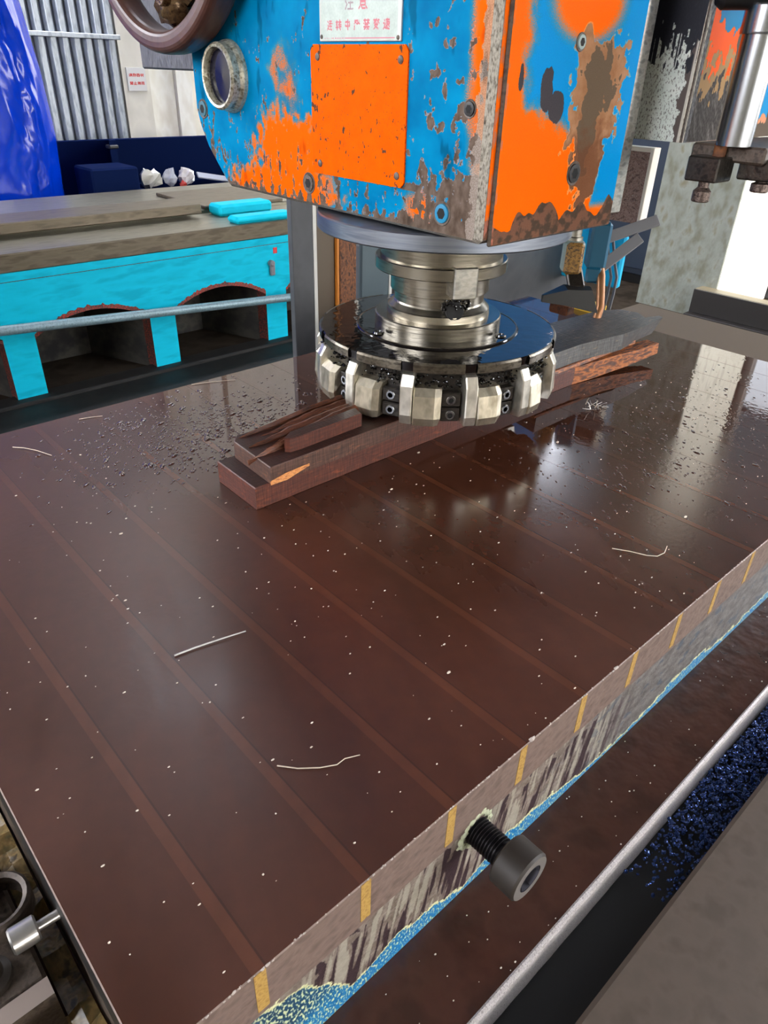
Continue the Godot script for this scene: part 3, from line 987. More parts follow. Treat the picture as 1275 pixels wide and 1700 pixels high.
	obj("plank_body", gs, M.wood_grey, gp)

# ------------------------------------------------------------------ milling head
func ell(s: float, t: float, cs: float, ct: float, rs: float, rt: float) -> float:
	return 1.0 - sqrt(pow((s - cs) / rs, 2.0) + pow((t - ct) / rt, 2.0))

func head_front_material() -> StandardMaterial3D:
	var w := 1024
	var h := 740
	var b := PackedByteArray(); b.resize(w * h * 3)
	var hb := PackedByteArray(); hb.resize(w * h)
	for j in h:
		var t := (1.0 - (j + 0.5) / h) * 390.0 * 0.8 - 0.5
		for i in w:
			var s := (i + 0.5) / w * 439.0
			var slow := n1.get_noise_2d(s * 0.018, t * 0.018)
			var rag := n1.get_noise_2d(s * 0.09 + 20.0, t * 0.06)
			var fine := n3.get_noise_2d(s * 0.9, t * 0.9)
			var c := Vector3(0, 114, 160) + Vector3(0, 10, 10) * slow * 2.0
			# oversprayed orange, soft and speckled at its edge
			var ov := maxf(ell(s, t, 176, 46, 74, 44) * 1.3 + rag * 0.5, maxf(ell(s + slow * 16.0, t, 178, 100, 26, 46) * 0.45 + rag * 0.12, ell(s, t, 160, 10, 112, 24) * 1.6 + rag * 0.4))
			ov = maxf(ov, ell(s, t, 200, 20, 60, 22))
			if s > 340.0:
				ov = maxf(ov, maxf(ell(s, t, 436, 140, 26, 120), ell(s, t, 372, 20, 26, 24) * 0.6))
			if ov > -0.3:
				var dens := smoothstep(0.0, 0.55, ov + 0.25 * slow)
				var sp := clampf(dens + (fine + 0.1) * 1.1 * (1.0 - absf(dens * 2.0 - 1.0)), 0.0, 1.0)
				c = c.lerp(Vector3(246, 90, 0).lerp(Vector3(196, 126, 118), (1.0 - dens) * 0.75), sp)
			# chips down to grey primer and iron
			var thr := 0.47
			if t < 16.0: thr = -0.22 + 0.04 * t
			elif t < 52.0: thr = 0.20 + (t - 16.0) * 0.0055
			if s > 300.0: thr -= smoothstep(310.0, 425.0, s) * (0.30 + 0.40 * smoothstep(75.0, 12.0, t) - 0.10 * smoothstep(70.0, 150.0, t))
			if s < 40.0 and t < 75.0: thr -= 0.25
			var streak := n1.get_noise_2d(s * 0.085, t * 0.028 + 70.0) * 0.75 + n2.get_noise_2d(s * 0.13, t * 0.12) * 0.35
			if s > 300.0 and t > 30.0:
				streak = n1.get_noise_2d(s * 0.05 + 9.0, t * 0.045) * 0.8 + rag * 0.25
			var chip := streak - thr
			var hgt := 190.0
			if chip > 0.0:
				c = Vector3(92, 78, 68) + Vector3.ONE * (rag * 26.0)
				hgt = 120.0
			elif chip > -0.045:
				c = c.lerp(Vector3(214, 136, 116), 0.6)
			if s > 426.0 + rag * 6.0:
				c = c.lerp(Vector3(150, 138, 128) + Vector3.ONE * fine * 50.0, 0.75)
				hgt = 140.0
			var dirt := smoothstep(0.35, 0.6, n1.get_noise_2d(s * 0.03 + 200.0, t * 0.012))
			c *= 1.0 - 0.22 * dirt
			var o := (j * w + i) * 3
			b[o] = int(clampf(c.x, 0, 255)); b[o + 1] = int(clampf(c.y, 0, 255)); b[o + 2] = int(clampf(c.z, 0, 255))
			hb[j * w + i] = int(clampf(hgt + fine * 6.0, 0, 255))
	var m := mat(Color.WHITE, 0.45, 0.0, 0.09)
	m.albedo_texture = img_tex(b, w, h)
	m.normal_enabled = true
	m.normal_texture = height_tex(hb, w, h, 1.6)
	return m

func head_right_material() -> StandardMaterial3D:
	var w := 480
	var h := 780
	var b := PackedByteArray(); b.resize(w * h * 3)
	var hb := PackedByteArray(); hb.resize(w * h)
	for j in h:
		var t := (1.0 - (j + 0.5) / h) * 312.0 - 0.5
		for i in w:
			var s := (i + 0.5) / w * 189.0
			var rag := n1.get_noise_2d(s * 0.05, t * 0.05)
			var fine := n3.get_noise_2d(s * 0.9, t * 0.9)
			var c := Vector3(250, 102, 0)
			# blue panel that the orange was sprayed over
			var bl := minf((s - 34.0 + rag * 8.0) / 14.0, (t - (104.0 - (s - 34.0) * 0.36) + rag * 8.0) / 12.0)
			bl = maxf(bl, minf((s - 150.0 + rag * 8.0) / 8.0, (t - 20.0) / 8.0))
			bl = minf(bl, -ell(s, t, 104, 172, 52, 30) * 2.6 + 0.1)
			var dens := smoothstep(-0.6, 0.5, bl + fine * 0.5)
			c = c.lerp(Vector3(206, 140, 140), (1.0 - absf(dens * 2.0 - 1.0)) * 0.7).lerp(Vector3(0, 138, 204), dens)
			var hgt := 190.0
			# pale scraped patch with a darker middle
			var pa := minf(minf(s - 98.0, 168.0 - s) / 20.0, minf(t - 72.0, 146.0 - t) / 20.0) + rag * 0.9
			pa = maxf(pa, ell(s, t, 132, 70, 24, 50) + rag * 0.5)
			pa = maxf(pa, ell(s, t, 106, 140, 10, 16) + rag * 0.2)
			if pa > 0.0:
				c = Vector3(160, 116, 84) + Vector3.ONE * (rag * 20.0)
				if ell(s, t, 134, 116, 22, 26) + rag * 0.9 > 0.0 or (ell(s, t, 126, 90, 14, 40) + rag * 0.6 > 0.0):
					c = Vector3(102, 86, 70)
				c = c.lerp(Vector3(104, 66, 46), 0.75 * smoothstep(92.0, 58.0, t + rag * 24.0))
				hgt = 110.0
			elif pa > -0.07:
				c = c.lerp(Vector3(220, 180, 150), 0.5)
			for q in [[60.0, 110.0, 8.0, 16.0], [76.0, 98.0, 11.0, 12.0], [26.0, 118.0, 3.0, 9.0]]:
				if ell(s, t, q[0], q[1], q[2], q[3]) + rag * 0.3 > 0.0:
					c = Vector3(66, 62, 66)
					hgt = 120.0
			# bare brown foot
			var foot := 11.0 + 12.0 * n3.get_noise_1d(s * 0.028 + 4.0) + 7.0 * smoothstep(95.0, 150.0, s) + rag * 1.2 + 12.0 * sqrt(maxf(0.0, 1.0 - pow((s - 68.0) / 34.0, 2.0)))
			if t < foot:
				c = Vector3(112, 78, 62).lerp(Vector3(74, 60, 50), smoothstep(-0.2, 0.3, n1.get_noise_2d(s * 0.06 + 60.0, t * 0.08)))
				hgt = 110.0
			if s < 12.0:
				c = c.lerp(Vector3(190, 118, 100), 0.75 * smoothstep(0.1, -0.3, rag) + 0.1)
			var o := (j * w + i) * 3
			b[o] = int(clampf(c.x + fine * 6.0, 0, 255)); b[o + 1] = int(clampf(c.y + fine * 6.0, 0, 255)); b[o + 2] = int(clampf(c.z + fine * 4.0, 0, 255))
			hb[j * w + i] = int(clampf(hgt + fine * 4.0, 0, 255))
	var m := mat(Color.WHITE, 0.45, 0.0, 0.09)
	m.albedo_texture = img_tex(b, w, h)
	m.normal_enabled = true
	m.normal_texture = height_tex(hb, w, h, 1.6)
	return m

# one stroke character drawn into bytes; strokes on a ten by ten grid
func glyph(im: Image, strokes: String, ox: float, oy: float, size: float, wide: float, col: Color, fade := 0.0) -> void:
	for s in strokes.split(" "):
		var a := Vector2(s[0].to_int(), s[1].to_int()) / 9.0 * size + Vector2(ox, oy)
		var b := Vector2(s[2].to_int(), s[3].to_int()) / 9.0 * size + Vector2(ox, oy)
		var n := int(a.distance_to(b) * 2.0) + 1
		for k in n + 1:
			var p := a.lerp(b, float(k) / n)
			var r := int(ceil(wide))
			for dy in range(-r, r + 1):
				for dx in range(-r, r + 1):
					var q := Vector2i(int(p.x) + dx, int(p.y) + dy)
					if Vector2(dx, dy).length() <= wide * 0.6 + 0.3 and q.x >= 0 and q.y >= 0 and q.x < im.get_width() and q.y < im.get_height():
						if fade > 0.0 and n2.get_noise_2d(q.x * 0.08, q.y * 0.08) > 0.5 - fade:
							continue
						im.set_pixelv(q, col)

const G_ZHU := "1122 0415 0926 6071 4292 4595 3999 6269"
const G_YI := "4050 1181 3233 6263 0393 2474 7477 2427 2575 2777 1809 3849 4979 8899"
const G_YUN := "4181 3393 6346 4686 7586 1122 0424 2427 2709 2899"
const G_ZHUAN := "0242 2015 1545 2329 0747 5292 5494 7066 6696 9678 6789"
const G_ZHONG := "1282 1216 8286 1686 5059"
const G_YAN := "1181 3134 6164 1224 8274 0494 1409"
const G_JIN := "0141 2024 2204 2244 5191 7074 7254 7294 2575 0797 5759 3819 6889"
const G_BIAN := "5051 0191 4134 6164 2214 7294 2575 7519 2689"
const G_SU := "4191 4393 4345 9395 4595 6068 6547 7597 1122 0424 2427 2709 2899"
const G_XIAO := "1122 0415 0926 6063 4152 9182 4393 4349 9399 4595 4797"
const G_FANG := "1019 1030 3023 2335 3516 6071 4292 6265 6494 9489 6549"
const G_QI := "1030 3032 3212 1210 6080 8082 8262 6260 0494 5306 5496 1737 3739 3919 1917 6787 8789 8969 6967"
const G_CAI := "0242 2029 2306 2446 5292 8089 7357"
const G_ZHI := "5059 5484 2329 0999"
const G_NUO := "0232 2029 0635 3161 6169 4146 3464 3666 7179 7191 9184 8496"
const G_YONG := "1080 1009 8089 1383 1686 5059"

func sign_material() -> StandardMaterial3D:
	var im := Image.create(420, 400, false, Image.FORMAT_RGB8)
	for y in 400:
		for x in 420:
			var v := n1.get_noise_2d(x * 0.012, y * 0.012) * 14.0 + n2.get_noise_2d(x * 0.09, y * 0.09) * 7.0
			var c := Vector3(158, 168, 160) + Vector3.ONE * v
			if x > 404: c = Vector3(200, 202, 196)
			im.set_pixel(x, y, Color(c.x / 255.0, c.y / 255.0, c.z / 255.0))
	var red := c8(168, 84, 92)
	glyph(im, G_ZHU, 143, 272, 38, 3.4, c8(128, 108, 112), 0.12)
	glyph(im, G_YI, 213, 270, 40, 4.2, red)
	var row := [G_YUN, G_ZHUAN, G_ZHONG, G_YAN, G_JIN, G_BIAN, G_SU]
	for k in 7:
		glyph(im, row[k], 42 + k * 49, 340, 28, 3.0, red, 0.22 if k in [0, 3] else 0.05)
	for x in range(24, 392):
		for y in range(391, 394):
			if x > 140 or n2.get_noise_1d(x * 0.2) > 0.0:
				im.set_pixel(x, y, c8(176, 96, 110))
	var m := mat(Color.WHITE, 0.45, 0.2)
	m.albedo_texture = ImageTexture.create_from_image(im)
	return m

func wall_sign_material() -> StandardMaterial3D:
	var im := Image.create(192, 248, false, Image.FORMAT_RGB8)
	im.fill(c8(226, 222, 216))
	var red := c8(206, 72, 66)
	var a := [G_XIAO, G_FANG, G_QI, G_CAI]
	var b := [G_JIN, G_ZHI, G_NUO, G_YONG]
	for k in 4:
		glyph(im, a[k], 22 + k * 40, 62, 30, 5.0, red)
		glyph(im, b[k], 22 + k * 40, 150, 30, 5.0, red)
	var m := mat(Color.WHITE, 0.5)
	m.albedo_texture = ImageTexture.create_from_image(im)
	return m

const HX := 0.469
const HZ := -0.398

func build_head() -> void:
	var t := thing("milling_head", "blue and orange milling head casting with badly chipped paint above the cutter", "machine head")
	var fm := head_front_material()
	var rm := head_right_material()
	# outline in (z, y), clockwise from the top left of the front face
	var full := [Vector2(-0.837, 0.62), Vector2(-0.837, 0.305), Vector2(-0.832, 0.288), Vector2(-0.818, 0.266), Vector2(-0.785, 0.2345), Vector2(-0.777, 0.2305), Vector2(-0.402, 0.2285), Vector2(HZ, 0.2315), Vector2(HZ, 0.62)]
	var inner := [Vector2(-0.835, 0.62), Vector2(-0.835, 0.306), Vector2(-0.830, 0.290), Vector2(-0.816, 0.2685), Vector2(-0.7835, 0.2372), Vector2(-0.777, 0.2335), Vector2(-0.4055, 0.2315), Vector2(-0.4035, 0.2335), Vector2(-0.4035, 0.62)]
	var loopf := []
	var loop1 := []
	var loop2 := []
	for k in full.size():
		loopf.append(Vector3(HX, inner[k].y, inner[k].x))
		loop1.append(Vector3(HX + (0.0055 if full[k].x > -0.41 else 0.0025), full[k].y, full[k].x))
		loop2.append(Vector3(0.658, full[k].y, full[k].x))
	var body := mb()
	loft(body, [loop1, loop2], false, true)
	var edge := mb()
	loft(edge, [loopf, loop1], false, false)
	var face := mb()
	var uvf := func(v: Vector3) -> Vector2:
		return Vector2((v.z + 0.837) / 0.439, 1.0 - (v.y - 0.23) / 0.312)
	var poly := PackedVector2Array()
	for p in inner: poly.append(p)
	# the textured part of the face reaches to y = 0.54, the rest above is out of sight
	var low := PackedVector2Array()
	for p in inner: low.append(Vector2(p.x, minf(p.y, 0.54)))
	var idx := Geometry2D.triangulate_polygon(low)
	for i in range(0, idx.size(), 3):
		var a := Vector3(HX, low[idx[i]].y, low[idx[i]].x)
		var b := Vector3(HX, low[idx[i + 1]].y, low[idx[i + 1]].x)
		var c := Vector3(HX, low[idx[i + 2]].y, low[idx[i + 2]].x)
		tri3(face, a, b, c, Vector3(-1, 0, 0), Vector3(-1, 0, 0), Vector3(-1, 0, 0), uvf.call(a), uvf.call(b), uvf.call(c))
	var above := mb()
	quad(above, Vector3(HX, 0.54, -0.835), Vector3(HX, 0.54, -0.4035), Vector3(HX, 0.62, -0.4035), Vector3(HX, 0.62, -0.835), Vector3(-1, 0, 0))
	quad(above, Vector3(HX, 0.62, -0.835), Vector3(HX, 0.62, -0.4035), Vector3(0.658, 0.62, -0.398), Vector3(0.658, 0.62, -0.837), Vector3(0, 1, 0))
	put("head_casting", mesh_of([[body, M.cast_dark], [edge, M.worn_edge], [face, fm], [above, M.blue_paint]]), t)
	# cover plate on the right side
	var sc := mb()
	bbox(sc, Vector3(0.4795, 0.2265, -0.3985), Vector3(0.658, 0.54, -0.3945), 0.0012)
	var sf := mb()
	var z := -0.3943
	quad(sf, Vector3(0.4807, 0.2277, z), Vector3(0.6568, 0.2277, z), Vector3(0.6568, 0.54, z), Vector3(0.4807, 0.54, z), Vector3(0, 0, 1), Vector2(0.05, 1), Vector2(1, 1), Vector2(1, 0), Vector2(0.05, 0))
	put("side_cover", mesh_of([[sc, M.cast_dark], [sf, rm]]), t)
	var seam := mb()
	quad(seam, Vector3(HX + 0.0055, 0.2325, HZ + 0.0003), Vector3(0.4795, 0.2325, HZ + 0.0003), Vector3(0.4795, 0.54, HZ + 0.0003), Vector3(HX + 0.0055, 0.54, HZ + 0.0003), Vector3(0, 0, 1), Vector2(0.0, 1), Vector2(0.05, 1), Vector2(0.05, 0), Vector2(0, 0))
	obj("casting_edge", seam, rm, t)
	# steel strip of the slide showing behind the cover
	var ss := mb()
	bbox(ss, Vector3(0.659, 0.235, -0.60), Vector3(0.684, 0.56, -0.4005), 0.001)
	obj("slide_strip", ss, M.steel, t)
	# orange plate with bevelled rim
	var pl := thing("orange_plate", "plain orange rectangular plate screwed to the front of the milling head", "plate")
	var ps := mb()
	var corner := PackedVector2Array([Vector2(-0.6165, 0.2665), Vector2(-0.6125, 0.2615), Vector2(-0.4915, 0.2615), Vector2(-0.4875, 0.2655), Vector2(-0.4875, 0.3625), Vector2(-0.4915, 0.3670), Vector2(-0.6125, 0.3670), Vector2(-0.6165, 0.3640)])
	prism(ps, corner, HX - 0.0016, HX + 0.0005, Transform3D(Basis(Vector3(0, 0, 1), Vector3(0, 1, 0), Vector3(1, 0, 0)), Vector3.ZERO))
	obj("plate_sheet", ps, orange_plate_material(), pl)
	for q in [[-0.606, 0.3575], [-0.496, 0.3565], [-0.605, 0.2705], [-0.4965, 0.2705]]:
		var rv := mb()
		lathe(rv, [Vector2(0.0034, 0), Vector2(0.0030, 0.0009), Vector2(0.0015, 0.0014), Vector2(0, 0.0015)], 16, facing(Vector3(-1, 0, 0), Vector3(HX - 0.0014, q[1], q[0])))
		obj("rivet", rv, M.cast_dark, pl)
	# grey notice plate
	var sg := thing("notice_plate", "grey metal notice plate with worn red Chinese lettering above the orange plate", "sign")
	var gs := mb()
	bbox(gs, Vector3(HX - 0.0014, 0.3690, -0.6025), Vector3(HX + 0.0005, 0.470, -0.4965), 0.0004)
	var gf := mb()
	var xx := HX - 0.0016
	quad(gf, Vector3(xx, 0.3695, -0.6020), Vector3(xx, 0.3695, -0.4970), Vector3(xx, 0.4695, -0.4970), Vector3(xx, 0.4695, -0.6020), Vector3(-1, 0, 0), Vector2(0, 1), Vector2(1, 1), Vector2(1, 0), Vector2(0, 0))
	put("notice_sheet", mesh_of([[gs, M.zinc], [gf, sign_material()]]), sg)
	for q in [[-0.5995, 0.3725], [-0.5000, 0.3715], [-0.5995, 0.402], [-0.499, 0.402]]:
		var rv2 := mb()
		lathe(rv2, [Vector2(0.0018, 0), Vector2(0.0015, 0.0006), Vector2(0, 0.0009)], 12, facing(Vector3(-1, 0, 0), Vector3(xx, q[1], q[0])))
		obj("rivet", rv2, M.cast_dark, sg)
	# oil sight glass
	var gl := thing("sight_glass", "round dark oil sight glass in a worn pale metal ring", "sight glass")
	var gx := facing(Vector3(-1, 0, 0), Vector3(HX, 0.3385, -0.7585))
	var gr := mb()
	lathe(gr, [Vector2(0.0335, 0), Vector2(0.0330, 0.004), Vector2(0.0310, 0.008), Vector2(0.0305, 0.015), Vector2(0.0285, 0.0175), Vector2(0.0262, 0.017), Vector2(0.0250, 0.013), Vector2(0.0250, 0.002)], 40, gx)
	obj("glass_ring", gr, tri_mat([c8(90, 80, 60), c8(188, 184, 160), c8(212, 208, 190), c8(120, 110, 90)], [0.2, 0.42, 0.65, 0.9], Vector3(14, 14, 14), 0.35, 0.5, 0.02, 61, 1.5), gl)
	var gd := mb()
	lathe(gd, [Vector2(0.0252, 0.010), Vector2(0.0, 0.0105)], 40, gx)
	obj("dark_glass", gd, mat(c8(20, 20, 34), 0.12), gl)
	# socket screws in the head
	for q in [[Vector3(HX, 0.2505, -0.626), Vector3(-1, 0, 0), "socket screw sunk in the head's front below the orange plate's left corner", M.cast_dark], [Vector3(HX, 0.2475, -0.4405), Vector3(-1, 0, 0), "blue-painted socket screw sunk low beside the head's front corner", mat(c8(10, 120, 160), 0.4)], [Vector3(HX, 0.306, -0.8215), Vector3(-1, 0, 0), "socket screw at the head's left edge below the sight glass", mat(c8(40, 96, 110), 0.45)], [Vector3(HX, 0.3255, -0.4185), Vector3(-1, 0, 0), "dark screw hole beside the head's worn front edge", M.black], [Vector3(0.584, 0.2765, -0.3943), Vector3(0, 0, 1), "black socket screw sunk low in the head's orange side", M.black], [Vector3(0.567, 0.372, -0.3943), Vector3(0, 0, 1), "small grey socket screw in the scraped patch of the head's side", M.switch_grey]]:
		var small: bool = q[2].begins_with("small") or q[2].begins_with("dark screw")
		var r := 0.0052 if small else 0.0078
		var sw := thing("head_screw", q[2], "screw", q[0], "screws of the milling head")
		var f := facing(q[1], Vector3.ZERO)
		var ring := mb()
		lathe(ring, [Vector2(r * 1.28, 0.0002), Vector2(r * 1.22, 0.0006), Vector2(r * 1.0, 0.0004)], 24, f)
		obj("counterbore", ring, M.cast_dark, sw)
		var hd := mb()
		var hl := mb()
		lathe(hd, [Vector2(r, 0.0002), Vector2(r * 0.95, 0.0014), Vector2(r * 0.55, 0.0016)], 24, f)
		obj("screw_head", hd, q[3], sw)
		for n in 6:
			var a := Vector2.from_angle(TAU * n / 6.0) * r * 0.6
			var c2 := Vector2.from_angle(TAU * (n + 1) / 6.0) * r * 0.6
			tri3(hl, f * Vector3(0, 0.0010, 0), f * Vector3(a.x, 0.0017, a.y), f * Vector3(c2.x, 0.0017, c2.y), q[1], q[1], q[1])
		obj("hex_socket", hl, M.hole, sw)
	# handwheel at the left
	var hw := thing("handwheel", "dark brown oily handwheel at the head's left end, cut by the top of the picture", "handwheel")
	var hf := facing(Vector3(-1, 0, 0), Vector3(0.430, 0.5160, -0.834))
	var rim := mb()
	var rp := []
	for k in 25:
		var a := TAU * k / 24.0 - PI / 2
		# squarish rounded section, wound from the back round the outside to the front
		rp.append(Vector2(0.1485 + 0.0110 * signf(cos(a)) * pow(absf(cos(a)), 0.6), -0.0165 + 0.0165 * signf(sin(a)) * pow(absf(sin(a)), 0.6)))
	lathe(rim, rp, 96, hf)
	obj("wheel_rim", rim, M.handwheel, hw)
	for k in 3:
		var a := Vector2.from_angle(TAU * k / 3.0 + 0.12)
		var sk := mb()
		bar(sk, hf * Vector3(a.x * 0.02, -0.017, a.y * 0.02), hf * Vector3(a.x * 0.125, -0.017, a.y * 0.125), 0.034, 0.018, Vector3(-1, 0, 0), 0.006)
		obj("spoke", sk, M.hub_oily, hw)
	var hb2 := mb()
	lathe(hb2, [Vector2(0, -0.034), Vector2(0.034, -0.034), Vector2(0.036, -0.03), Vector2(0.036, 0.006), Vector2(0.032, 0.010), Vector2(0, 0.010)], 40, hf)
	obj("wheel_hub", hb2, M.hub_oily, hw)
	# oily boss with its screw, cast on the inside of the rim
	var bo := mb()
	lump(bo, Vector3(0.446, 0.400, -0.822), Vector3(0.014, 0.020, 0.032), 0.7, 5.0, 16, false)
	obj("rim_boss", bo, M.hub_oily, hw)
	var nb := mb()
	var nh := mb()
	socket_head(nb, nh, 0.010, 0.012, facing(Vector3(-1, 0, 0), Vector3(0.437, 0.408, -0.812)))
	put("wheel_screw", mesh_of([[nb, M.hub_oily], [nh, M.hole]]), hw)
	var bk := mb()
	bbox(bk, Vector3(0.505, 0.3415, -1.034), Vector3(0.60, 0.56, -0.836), 0.002)
	var bko := obj("wheel_bracket", bk, tri_mat([c8(52, 52, 58), c8(84, 84, 90), c8(66, 66, 72)], [0.2, 0.5, 0.9], Vector3(20, 3, 20), 0.5, 0.3, 0.02, 62, 2.0))
	tag(bko, "dark grey streaked iron bracket block behind the handwheel", "bracket")

func orange_plate_material() -> StandardMaterial3D:
	var w := 400
	var b := PackedByteArray(); b.resize(w * w * 3)
	for y in w:
		for x in w:
			var c := Vector3(247, 88, 0) + Vector3(0, 6, 0) * n1.get_noise_2d(x * 0.02, y * 0.02)
			var sp := n1.get_noise_2d(x * 0.055, y * 0.04)
			if sp > 0.50 or (x < 60 and sp > 0.36): c = Vector3(84, 58, 44)
			elif n2.get_noise_2d(x * 0.22 + 50.0, y * 0.2) > 0.50 + 0.2 * n1.get_noise_2d(x * 0.01, y * 0.01 + 20.0): c = Vector3(150, 70, 24)
			var o := (y * w + x) * 3
			b[o] = int(clampf(c.x, 0, 255)); b[o + 1] = int(clampf(c.y, 0, 255)); b[o + 2] = int(clampf(c.z, 0, 255))
	var m := mat(Color.WHITE, 0.45, 0.0, 0.09)
	m.albedo_texture = img_tex(b, w, w)
	m.uv1_triplanar = true
	m.uv1_world_triplanar = true
	m.uv1_scale = Vector3(5, 5, 5)
	return m

# ------------------------------------------------------------------ spindle
const AX := Vector3(0.576, 0, -0.538)

func build_spindle() -> void:
	var t := thing("spindle", "bright steel spindle nose with a wide flange under the milling head", "spindle", AX)
	var fl := mb()
	lathe(fl, [Vector2(0.0, 0.2116), Vector2(0.1303, 0.2116), Vector2(0.1315, 0.2128), Vector2(0.1315, 0.2262), Vector2(0.1303, 0.2274), Vector2(0.0, 0.2274)], 128)
	obj("flange", fl, M.flange, t)
	var nk := mb()
	lathe(nk, [Vector2(0.0655, 0.1840), Vector2(0.0655, 0.2118)], 96)
	lathe(nk, [Vector2(0.0, 0.1715), Vector2(0.0695, 0.1715), Vector2(0.0705, 0.1725), Vector2(0.0705, 0.1832), Vector2(0.0697, 0.1842), Vector2(0.0655, 0.1842)], 96)
	obj("nose_ring", nk, M.steel_warm, t)
	var sh := mb()
	lathe(sh, [Vector2(0.0, 0.1495), Vector2(0.0525, 0.1495), Vector2(0.0535, 0.1505), Vector2(0.0535, 0.1716)], 96)
	obj("nose_shank", sh, M.steel_warm, t)
	var camd := Vector3(-0.576, 0, 0.538).normalized()
	for q in [21.0, 201.0]:
		var d := camd.rotated(Vector3.UP, deg_to_rad(q))
		var x := Vector3.UP.cross(d)
		var k := mb()
		bbox(k, Vector3(-0.0125, 0.1555, 0.045), Vector3(0.0125, 0.1865, 0.0735), 0.0012, Transform3D(Basis(x, Vector3.UP, d), Vector3.ZERO))
		obj("drive_key", k, M.steel, t)

# ------------------------------------------------------------------ face mill
func build_cutter() -> void:
	var t := thing("face_mill", "large round oily face milling cutter with a ring of steel inserts, resting on the planks", "milling cutter", AX)
	var camd := Vector3(-0.576, 0, 0.538).normalized()
	var hub := mb()
	lathe(hub, [Vector2(0.0695, 0.1105), Vector2(0.0695, 0.1236), Vector2(0.0685, 0.1246), Vector2(0.0565, 0.1246)], 96)
	lathe(hub, [Vector2(0.0565, 0.1246), Vector2(0.0557, 0.1318), Vector2(0.0545, 0.1328), Vector2(0.0500, 0.1375), Vector2(0.0490, 0.1392), Vector2(0.0490, 0.150), Vector2(0.0, 0.150)], 96)
	obj("hub_collar", hub, M.steel_warm, t)
	var disc := mb()
	lathe(disc, [Vector2(0.129, 0.1000), Vector2(0.1300, 0.1082), Vector2(0.1292, 0.1090), Vector2(0.0905, 0.1090), Vector2(0.0898, 0.1096), Vector2(0.0890, 0.1106), Vector2(0.0690, 0.1106)], 128)
	obj("top_disc", disc, M.black_oil, t)
	var ring := mb()
	lathe(ring, [Vector2(0.0888, 0.1103), Vector2(0.0892, 0.1109), Vector2(0.0878, 0.1111), Vector2(0.0874, 0.1107)], 96)
	obj("disc_step", ring, M.rim_steel, t)
	var core := mb()
	lathe(core, [Vector2(0.0, 0.0465), Vector2(0.112, 0.0465), Vector2(0.117, 0.048), Vector2(0.1185, 0.06), Vector2(0.1185, 0.0985), Vector2(0.129, 0.0990), Vector2(0.129, 0.1005)], 96)
	obj("cutter_body", core, M.dark_steel, t)
	# two driving screws in the disc
	for q in [-52.0, 62.0]:
		var d := camd.rotated(Vector3.UP, deg_to_rad(q)) * 0.078
		var s := mb()
		lathe(s, [Vector2(0.0062, 0.1107), Vector2(0.0056, 0.1126), Vector2(0.0035, 0.1126), Vector2(0.003, 0.1110), Vector2(0, 0.1108)], 18, Transform3D(Basis(), d))
		obj("disc_screw", s, M.grease, t)
	# keyway cut in the hub and the oily chips caught round the drive key
	var kd := camd.rotated(Vector3.UP, deg_to_rad(19.0))
	var kw := mb()
	lathe(kw, [Vector2(0.0095, -0.006), Vector2(0.0095, 0.0022), Vector2(0.0085, 0.0024), Vector2(0.0, 0.0008)], 28, facing(kd, Vector3(0, 0.1385, 0) + kd * 0.0535))
	obj("key_slot", kw, M.hole, t)
	var ch := []
	var lm := mb()
	lump(lm, Vector3.ZERO, Vector3.ONE, 0.9, 8.0, 8)
	for k in 46:
		var d := camd.rotated(Vector3.UP, deg_to_rad(rng.randf_range(4.0, 40.0)))
		var s := rng.randf_range(0.0008, 0.0024)
		ch.append(Transform3D(Basis.from_euler(Vector3(rng.randf() * 6, rng.randf() * 6, rng.randf() * 6)).scaled(Vector3(s, s, s)), d * rng.randf_range(0.0505, 0.0565) + Vector3(0, rng.randf_range(0.139, 0.1515), 0)))
	# chips packed between the rim and the inserts
	for k in 900:
		var a := rng.randf() * TAU
		var s := rng.randf_range(0.0008, 0.0026)
		ch.append(Transform3D(Basis.from_euler(Vector3(rng.randf() * 6, rng.randf() * 6, rng.randf() * 6)).scaled(Vector3(s, s * 0.7, s)), Vector3(cos(a), 0, sin(a)) * rng.randf_range(0.118, 0.1285) + Vector3(0, rng.randf_range(0.083, 0.0975), 0)))
	stuff("oily_chips", mesh_of([[lm, M.grease]]), ch, t)
	# stations
	var N := 13
	var step := TAU / N
	var wedge := mb()
	var ZY := Transform3D(Basis(Vector3(0, 0, 1), Vector3(0, 1, 0), Vector3(1, 0, 0)), Vector3.ZERO)
	var wl := []
	for e in [[-0.0062, 0.0010], [-0.0050, 0.0], [0.0050, 0.0], [0.0064, 0.0012]]:
		var r := []
		for p in [Vector2(0.112, 0.0462), Vector2(0.1355, 0.0462), Vector2(0.1378, 0.056), Vector2(0.1368, 0.086), Vector2(0.1315, 0.0965), Vector2(0.124, 0.0985), Vector2(0.112, 0.0985)]:
			r.append(Vector3(e[0], p.y - (e[1] if p.y > 0.09 else 0.0), p.x - (e[1] if p.x > 0.12 else 0.0)))
		wl.append(r)
	loft(wedge, wl)
	var wedge_mesh := mesh_of([[wedge, M.insert_light]])
	var ins := mb()
	var il := []
	for e in [[-0.0140, 0.0012, 0.0], [-0.0128, 0.0, 0.0], [0.0075, 0.0, 0.0], [0.0140, 0.0038, 0.001]]:
		var r := []
		for p in [Vector2(0.110, 0.0456), Vector2(0.1352, 0.0456), Vector2(0.1375, 0.054), Vector2(0.1355, 0.0765), Vector2(0.1290, 0.0835), Vector2(0.110, 0.0835)]:
			r.append(Vector3(e[0] - (0.0025 if p.y < 0.05 and e[0] > 0.01 else 0.0), p.y - (e[2] if p.y > 0.08 else 0.0), p.x - (e[1] if p.x > 0.12 else 0.0)))
		il.append(r)
	loft(ins, il)
